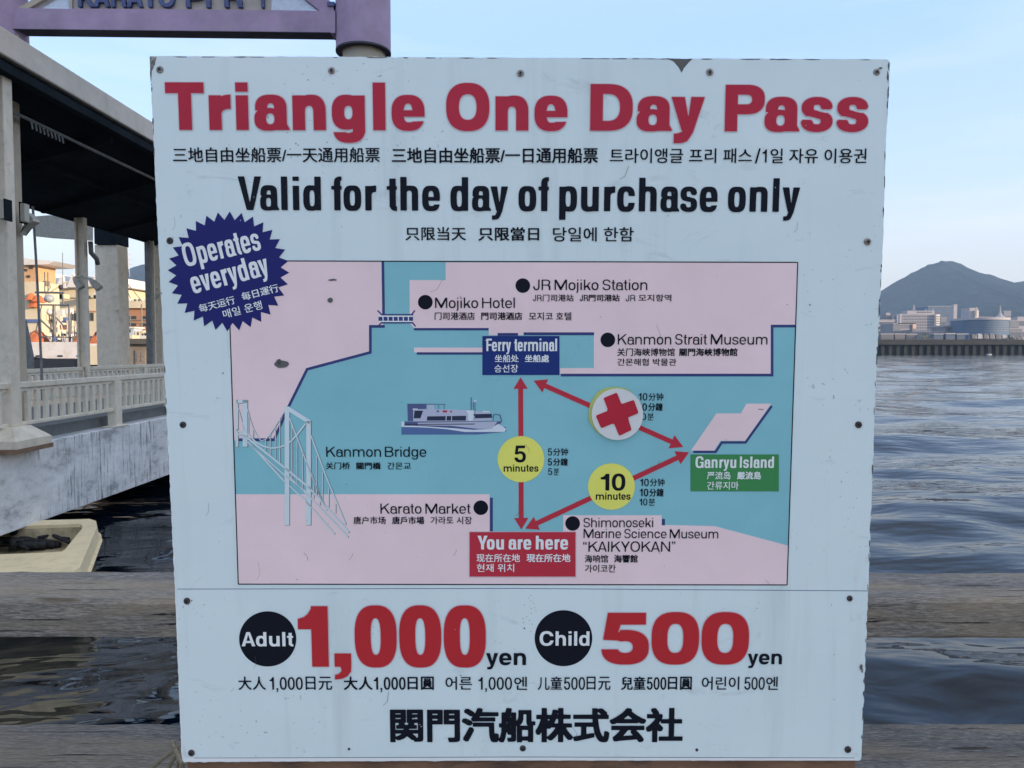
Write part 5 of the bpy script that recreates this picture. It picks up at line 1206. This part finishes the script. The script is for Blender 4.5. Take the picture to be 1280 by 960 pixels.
# white crane legs and stays against the hill
ck = empty('cable_crane', P(150, 375, 130), 'white pointed crane jib with dark stays against the blue hill', 'crane')
for pts in ([(143, 358), (150, 341)], [(148, 340), (155, 350.5)], [(150, 341), (153.5, 351)]): MB().tube([P(*p, 130) for p in pts], .12, 6).build('jib', M_WHITEB, ck)
for pts in ([(150, 342), (165, 377)], [(153, 347), (178, 377)], [(146, 360), (152, 377)]): MB().tube([P(*p, 130) for p in pts], .07, 5).build('stay', M_GREYM, ck)
MB().tube([P(149, 343, 130.5), (P(149, 343, 130.5).x, 131, 1.9)], .14, 6).build('mast', M_WHITEB, ck)
# pylon on the hill
py_ = empty('power_pylon', P(159, 345, 2500), 'faint red and white lattice pylon above the left hill', 'pylon')
for (xa, xb) in ((155.6, 159), (162.4, 159)): MB().tube([P(xa, 346, 2500), P(xb, 312, 2500)], .8, 4).build('pylon_leg', mat('pylon_red', (.55, .35, .33), .6), py_)
for y, wd_ in ((318, 4.5), (324, 5.5), (330.5, 6.2)): MB().tube([P(159 - wd_, y, 2500), P(159 + wd_, y, 2500)], .7, 4).build('cross_arm', mat('pylon_white', (.6, .55, .55), .6), py_)
for k in range(6): y = 342 - k * 5; h = (346 - y) / 34 * 3.4; MB().tube([P(155.6 + h, y, 2500), P(162.4 - h + .5, y - 4, 2500)], .5, 4).build('lattice_bar', mat('pylon_grey', (.5, .45, .45), .6), py_)

# ================================================================== hills
prof = [(-900, 415), (-500, 385), (-200, 400), (0, 420), (90, 428), (126, 380), (141, 355), (148, 346.5), (156, 339), (166, 334), (178, 330.5), (190, 328), (230, 318), (300, 330), (400, 352), (560, 372), (760, 392), (900, 396), (1020, 385), (1075, 375), (1102.7, 363), (1120, 352), (1139, 341.5), (1160, 331), (1173, 328.5), (1176, 326.3), (1185, 325.8), (1193, 327), (1210, 334.6), (1222, 340), (1237, 343.5), (1252, 349), (1262, 354.8), (1270, 353), (1279, 351.5), (1295, 350), (1330, 338), (1400, 350), (1500, 330), (1700, 380), (2100, 420)]
YH = 4200.
px_ = np.unique(np.concatenate([np.linspace(-900, 2100, 420), np.linspace(130, 215, 70), np.linspace(1095, 1290, 170)]))
ph = np.interp(px_, [a for a, _ in prof], [b_ for _, b_ in prof])
rows = 34; v = []; fr = []
X_h = np.array([P(a, b_, YH).x for a, b_ in zip(px_, ph)]); Z_h = np.array([P(a, b_, YH).z for a, b_ in zip(px_, ph)])
for j in range(rows + 1):
    t = j / rows; y = YH - 1500 * (1 - t) ** 1.0
    for i, (x, z) in enumerate(zip(X_h, Z_h)):
        n1 = mnoise.fractal(Vector((x / 520, y / 520, 1.3)), 1.0, 2.0, 6); n2 = mnoise.fractal(Vector((x / 60, y / 60, 4.0)), 1., 2., 3)
        hh = z * (t ** (1.15 + .25 * n1)) + (n1 * 75 + n2 * 7) * math.sin(math.pi * t) * min(1, z / 150)
        if j == rows: hh = z + n2 * 6
        v.append((x * (y / YH) if False else x, y, max(hh, -2 if t == 0 else 1.0)))
for i, (x, z) in enumerate(zip(X_h, Z_h)): v.append((x, YH + 1500, -2))
NX = len(px_); R_ = rows + 2
f = [(j * NX + i, j * NX + i + 1, (j + 1) * NX + i + 1, (j + 1) * NX + i) for j in range(R_ - 1) for i in range(NX - 1)]
M_HILL = mat('wooded_hillside', (.022, .030, .036), .95, var=.55, scale=.010, dirt=(.06, .06, .06), dirt_amt=.35, spec=.05)
qh = NT(M_HILL); ch_ = qh.coord(); nh = qh.noise(ch_, .045, 6, .7, .4); src = qh.b.inputs['Base Color'].links[0].from_socket; qh.L(qh.mix(qh.ramp(nh, [(.40, 0.), (.62, .75)]), src, (.008, .013, .012)), qh.b.inputs['Base Color']); qh.bump(nh, .9, 14)
tag(mobj('wooded_hills', v, f, M_HILL), kind='structure')

# ================================================================== far shore on the right
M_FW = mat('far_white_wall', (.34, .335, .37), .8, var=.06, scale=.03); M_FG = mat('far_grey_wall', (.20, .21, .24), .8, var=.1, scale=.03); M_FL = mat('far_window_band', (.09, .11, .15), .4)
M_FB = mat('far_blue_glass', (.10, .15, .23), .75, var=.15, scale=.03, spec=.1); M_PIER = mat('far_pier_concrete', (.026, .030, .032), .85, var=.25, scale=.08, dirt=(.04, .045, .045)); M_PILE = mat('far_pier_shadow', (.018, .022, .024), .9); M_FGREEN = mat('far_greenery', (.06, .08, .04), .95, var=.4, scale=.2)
YP = 592.
fpier = empty('far_quay_wall', P(1190, 443, YP), 'long dark concrete pier with a row of piles across the water', 'pier')
a_, c_ = P(760, 431, YP), P(1500, 431, YP); xs0, xs1 = a_.x, c_.x
MB().box(xs0, YP, P(1190, 430.8, YP).z, xs1, YP + 26, P(1190, 424.4, YP).z).build('pier_deck', M_PIER, fpier)
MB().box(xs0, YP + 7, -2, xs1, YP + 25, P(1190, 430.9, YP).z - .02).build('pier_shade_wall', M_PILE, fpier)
x = P(1095, 431, YP).x; pl = None
while x < P(1300, 431, YP).x:
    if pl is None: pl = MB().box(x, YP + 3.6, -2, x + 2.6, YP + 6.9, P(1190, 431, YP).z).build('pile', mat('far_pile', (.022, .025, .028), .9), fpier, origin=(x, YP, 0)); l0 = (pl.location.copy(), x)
    else: copy_part(pl, fpier, l0[0] + Vector((x - l0[1], 0, 0)))
    x += 5.9
tag(MB().box(P(600, 431, YP + 27).x, YP + 27, -3, 3500, 2690, 4.5).build('far_shore_ground', M_QUAY), kind='structure')
# things standing on the pier
M_VANW = mat('lorry_white', (.38, .38, .42), .5); M_VANG = mat('lorry_grey', (.12, .135, .16), .5)
zd = P(1190, 424.4, YP).z
for i, (x0, x1, h, m) in enumerate(((1101, 1117, 6.5, M_VANG), (1118.5, 1131.5, 6.5, M_VANG), (1133, 1146.5, 6.3, M_VANG), (1167, 1179, 6.5, M_FB), (1182, 1194, 7, M_FB), (1196, 1210, 6.5, M_FB))):
    t_ = empty('shed_unit', (P(x0, 424, YP).x, YP + 6, zd), ['first grey cargo shed on the far pier beside the board', 'second grey cargo shed on the far pier', 'third grey cargo shed on the far pier before the pale bush', 'bluish cargo shed on the pier below the glass tower', 'bluish cargo shed on the pier below the white hall', 'bluish cargo shed on the pier before the dark blue hall'][i], 'shed', 'cargo sheds on the far pier')
    A_, B_ = P(x0, 424, YP + 6).x, P(x1, 424, YP + 6).x; MB().box(A_, YP + 6, zd + .01, B_, YP + 12, zd + h * .62).build('wall', m, t_); MB().box(A_ - .3, YP + 5.7, zd + h * .62 + .01, B_ + .3, YP + 12.3, zd + h * .72).build('roof', M_VANW, t_)
    MB().box(A_ + .6, YP + 5.9, zd + .6, B_ - .6, YP + 5.99, zd + 1.5).build('door_band', M_FL, t_)
lorries = []
def lorry(x, h, L, m, lab):
    t_ = empty('parked_lorry', (x, YP + 4, zd), lab, 'lorry', 'lorries parked on the far pier')
    MB().box(x, YP + 4, zd + .7, x + L * .72, YP + 6.4, zd + h, .08).build('cargo_box', m, t_); MB().box(x + L * .74, YP + 4.1, zd + .6, x + L, YP + 6.3, zd + h * .75, .15).build('cab', M_VANW, t_); MB().box(x + L * .9, YP + 4.08, zd + h * .45, x + L * 1.003, YP + 6.32, zd + h * .68).build('windscreen', M_GLASSD, t_)
    for k in (.12, .3, .85): MB().tube([(x + L * k, YP + 4.05, zd + .5), (x + L * k, YP + 4.5, zd + .5)], .5, 10).build('wheel', M_PILE, t_)
nl = ['leftmost lorry in the row on the far pier', 'second lorry from the left on the far pier', 'third lorry from the left on the far pier', 'fourth lorry from the left on the far pier', 'fifth lorry from the left on the far pier', 'sixth lorry from the left on the far pier', 'rightmost lorry in the row on the far pier']
for i, px in enumerate((1215, 1222.5, 1230, 1237.5, 1245, 1253, 1262)): lorry(P(px, 424, YP + 4).x, [4.2, 4.6, 4.3, 4.8, 4.0, 3.6, 3.8][i], 3.9, [M_VANG, M_VANW, M_VANG, M_FG, M_VANG, M_VANW, M_VANG][i], nl[i])
def bush(px0, px1, hpx, Y, lab, nm='bush', m=None, zb=None):
    zb = zd if zb is None else zb; A_, B_ = P(px0, 424, Y).x, P(px1, 424, Y).x; H_ = hpx / FPX * Y; b = MB(); n = 140
    t_ = empty(nm, ((A_ + B_) / 2, Y, zb), lab, 'bush' if nm == 'bush' else 'tree')
    for k in range(n):
        u = random.uniform(0, 1); x = A_ + (B_ - A_) * u; hh = H_ * math.sin(math.pi * u) ** .5; z = zb + random.uniform(.1, 1) * hh; y = Y + random.uniform(-1.5, 1.5); s = random.uniform(.35, .9)
        d = [Vector((random.gauss(0, 1), random.gauss(0, 1), random.gauss(0, 1))).normalized() * s for _ in range(3)]; c0_ = Vector((x, y, z)); b.add([c0_ + q_ for q_ in d], [(0, 1, 2)])
    b.build('foliage', m or M_FGREEN, t_)
    MB().tube([((A_ + B_) / 2, Y, zb - .1), ((A_ + B_) / 2, Y, zb + H_ * .6)], .15, 5).build('stem', M_BROWN, t_)
bush(1146, 1166, 7, YP + 3, 'pale ragged bush on the far pier', m=mat('dry_scrub', (.20, .21, .14), .95, var=.4, scale=.4)); bush(1256, 1300, 4.2, YP + 1.6, 'low green scrub at the right end of the far pier')
flt = empty('floating_buoy', P(1236.5, 441, 540), 'small pale float on the water before the far pier', 'buoy'); p = P(1236.5, 441.2, 540)
MB().lathe(p.x, p.y, [(.1, -.3), (1.6, 0), (1.5, .5), (.3, .8)], 12).build('float_body', M_VANW, flt)

def far_b(nm, lab, x0, y0, x1, y1, Y, D, m, rows=0, bands=None, end=None, ybot=436, cols=0):
    t_ = empty(nm, (P((x0 + x1) / 2, 424, Y).x, Y + D / 2, 4.5), lab, 'building'); A_, B_ = P(x0, y0, Y), P(x1, y0, Y)
    MB().box(A_.x, Y, 4.4, B_.x, Y + D, A_.z).build('wall', m, t_)
    MB().box(A_.x - .4, Y - .4, A_.z + .01, B_.x + .4, Y + D + .4, A_.z + .9).build('parapet', M_FW, t_)
    if rows:
        zz = [A_.z - (A_.z - P(0, y1, Y).z) * (k + .35) / rows for k in range(rows)]; hgt = (A_.z - P(0, y1, Y).z) / rows * .45
        for z in zz:
            MB().box(A_.x + 1, Y - .12, z - hgt, B_.x - 1, Y - .02, z).build('window_row', M_FL, t_)
        if cols:
            b = MB()
            for k in range(1, cols): x = A_.x + (B_.x - A_.x) * k / cols; b.box(x - .35, Y - .3, P(0, y1, Y).z, x + .35, Y - .13, A_.z)
            b.build('mullions', m, t_)
    return t_
t_ = far_b('far_block', 'low pale block beside the board on the far shore', 1090, 400.5, 1122, 424, 900, 40, M_FW, 4); pbox('stair_tower', 1106.5, 391.5, 1113.5, 400.4, 905, 12, M_FG, t_); pbox('stair_tower', 1115.5, 394.5, 1118.5, 400.4, 902, 10, M_FW, t_); pbox('tank', 1107.5, 391, 1112.5, 394, 904, .9, M_FW, t_)
pbox('stair_tower', 1120.6, 393.4, 1122.6, 424, 899, 8, M_FW, t_)
t_ = far_b('long_office_block', 'long white many windowed block with roof mast on the far shore', 1127, 393.4, 1168.5, 415, 940, 22, M_FW, 6, cols=20); pbox('penthouse', 1134, 388.4, 1168, 393.2, 944, 14, M_FW, t_); pbox('penthouse_window', 1146, 389.6, 1165, 391, 943.8, .2, M_FL, t_)
MB().tube([P(1142, 388, 948), P(1142.3, 381.5, 948)], .9, 6).build('roof_mast', M_FW, t_); MB().tube([P(1139.8, 388, 948), P(1142.3, 383.5, 948)], .4, 4).build('mast_brace', M_FW, t_); MB().tube([P(1144.6, 388, 948), P(1142.3, 383.5, 948)], .4, 4).build('mast_brace', M_FW, t_)
for x in (1157, 1166.4): MB().tube([P(x, 388.4, 945), P(x, 386, 945)], .5, 5).build('roof_vent', M_FW, t_)
pbox('stair_tower', 1124.4, 392, 1127, 415, 939, 10, M_FW, t_)
pbox('end_wing', 1170, 393, 1175.2, 411.5, 936, 24, mat('far_sunlit_cream', (.72, .66, .58), .8, var=.04, scale=.03), t_)  # sun on the end wall is put into this brighter cream
for k in range(6): pbox('balcony_band', 1170, 395.5 + k * 2.8, 1175.3, 396.4 + k * 2.8, 935.7, .3, M_FL, t_)
t_ = far_b('far_block', 'mid grey block with warm lit right end below the long white block', 1116.5, 405, 1144.8, 424, 860, 30, M_FG, 0); pbox('top_band', 1122, 404, 1145, 406, 859.6, 31, M_FW, t_); pbox('sunlit_end', 1140.8, 405.2, 1145.1, 416.5, 858.6, 31, mat('far_sunlit_salmon', (.66, .45, .36), .8), t_); pbox('window_row', 1125, 411, 1138, 412.3, 859.8, .15, M_FW, t_)  # orange sunlight on the right end is painted as salmon
t_ = far_b('slim_white_tower', 'slim bright white tower before the far hill', 1192.3, 381.3, 1196.6, 415, 1150, 6, M_FW, 0)
t_ = far_b('blue_glass_block', 'hazy blue glass block left of the slim white tower', 1160, 383, 1190, 424, 1500, 60, M_FB, 8)
t_ = far_b('white_roofed_hall', 'low white roofed hall with small upper windows on the far shore', 1180, 408.5, 1203, 426, 830, 25, M_FG, 0); pbox('white_roof', 1179.6, 406.8, 1203.4, 408.4, 829, 27, M_FW, t_)
for k in range(7): pbox('pier_strip', 1180 + k * 3.7, 408.6, 1181.1 + k * 3.7, 416.5, 829.8, .3, M_FW, t_)
for k in range(3): pbox('window', 1184.3 + k * 3.6, 410.6, 1186.7 + k * 3.6, 413, 829.7, .2, M_FL, t_)
# dark blue rounded hall with spire
t_ = empty('rounded_hall', P(1237, 424, 800), 'dark blue rounded hall with white flat roof and small spire on the far shore', 'building')
A_, B_ = P(1209, 400, 800), P(1262, 400, 800); K = 20; pl_ = []
for k in range(K + 1):
    u = k / K; x = A_.x + (B_.x - A_.x) * u; pl_.append((x, 800 - 9 * math.sin(math.pi * u)))
pl_ += [(B_.x, 830), (A_.x, 830)]
MB().prism(pl_, 'z', 4.4, A_.z).build('wall', M_FB, t_); MB().prism([(x + (x - (A_.x + B_.x) / 2) * .02, y - 1) for x, y in pl_], 'z', A_.z + .02, A_.z + 2.2).build('roof_slab', M_FW, t_)
for k in range(5): z = A_.z - 2.4 - k * 2.2; MB().prism([(x, y - .25) for x, y in pl_[:K + 1]] + [(x, y + .4) for x, y in reversed(pl_[:K + 1])], 'z', z, z + .3).build('floor_band', M_FG, t_)
pbox('fly_tower', 1211, 384.8, 1222.8, 398, 808, 14, M_FW, t_); pbox('fly_tower', 1219, 388, 1223.6, 398, 806, 6, mat('far_cream', (.62, .56, .46), .8), t_); MB().tube([P(1220.3, 396, 805), P(1220.3, 383.5, 805)], .7, 6).build('flue', M_FW, t_)
pbox('roof_block', 1242, 396.4, 1263, 398.2, 806, 14, M_FW, t_); pbox('roof_block', 1224, 395.6, 1242, 398, 812, 8, M_FG, t_)
p = P(1250, 397, 812); MB().lathe(p.x, p.y, [(5.5, p.z), (3.2, p.z + 1.6), (2.4, p.z + 2.2), (.9, p.z + 5.2), (.5, p.z + 12.4), (.05, p.z + 12.8)], 12).build('spire', M_FW, t_)
for i, (x0, y0, x1, Y, m, l) in enumerate(((1176, 398, 1183, 1050, M_FG, 'small grey block right of the long white block'), (1198, 399.5, 1206, 1000, M_FG, 'small grey block right of the slim white tower'), (1203.5, 406, 1211, 880, M_FW, 'pale low block tucked left of the rounded hall'), (1263, 401, 1274, 1050, M_FG, 'grey low block right of the rounded hall'), (1262, 411, 1278, 860, M_FG, 'long low grey building at the right edge of the far shore'), (1272, 396.5, 1292, 1200, M_FW, 'distant white block at the right edge under the hill'), (1255, 389, 1264, 1700, M_FG, 'pale hazy block on the hill foot behind the spire'), (1145, 408, 1166, 1000, M_FG, 'grey podium beneath the long white block'), (1150, 415.5, 1180, 820, M_FG, 'flat grey roof below the bright end wing'))):
    far_b('far_block', l, x0, y0, x1, 424, Y, 20, m, 2 if i not in (3, 4) else 1)
# houses scattered on the far hill foot behind the board's right edge
for i in range(0): pass

# ================================================================== block added out of view to the right to shade the footbridge and the sign
tb = empty('shade_block', (40, 10, 0), 'plain long block added to the right of the view to shade the foreground', 'building')
MB().box(34, -55, -3, 52, 8, 19.2).build('wall', M_CREAM, tb); MB().box(33.6, -55.5, 19.22, 52.4, 8.5, 19.8).build('roof', M_GREYM, tb)
for k in range(10): MB().box(33.9, -50 + k * 6, 5, 33.99, -46 + k * 6, 7.5).build('window', M_GLASSD, tb)

# ================================================================== air
hz = bpy.data.materials.new('haze_air'); hz.use_nodes = True; nt = hz.node_tree
for q_ in list(nt.nodes):
    if q_.type != 'OUTPUT_MATERIAL': nt.nodes.remove(q_)
vp = nt.nodes.new('ShaderNodeVolumePrincipled'); vp.inputs['Color'].default_value = (.42, .66, 1.0, 1); vp.inputs['Density'].default_value = .9e-4; vp.inputs['Anisotropy'].default_value = 0.0
nt.links.new(vp.outputs[0], [q_ for q_ in nt.nodes if q_.type == 'OUTPUT_MATERIAL'][0].inputs['Volume'])
hb = MB().box(-7600, -1900, -5.5, 7600, 7400, 620).build('haze', hz); tag(hb, kind='stuff')
for o_ in (0,): pass
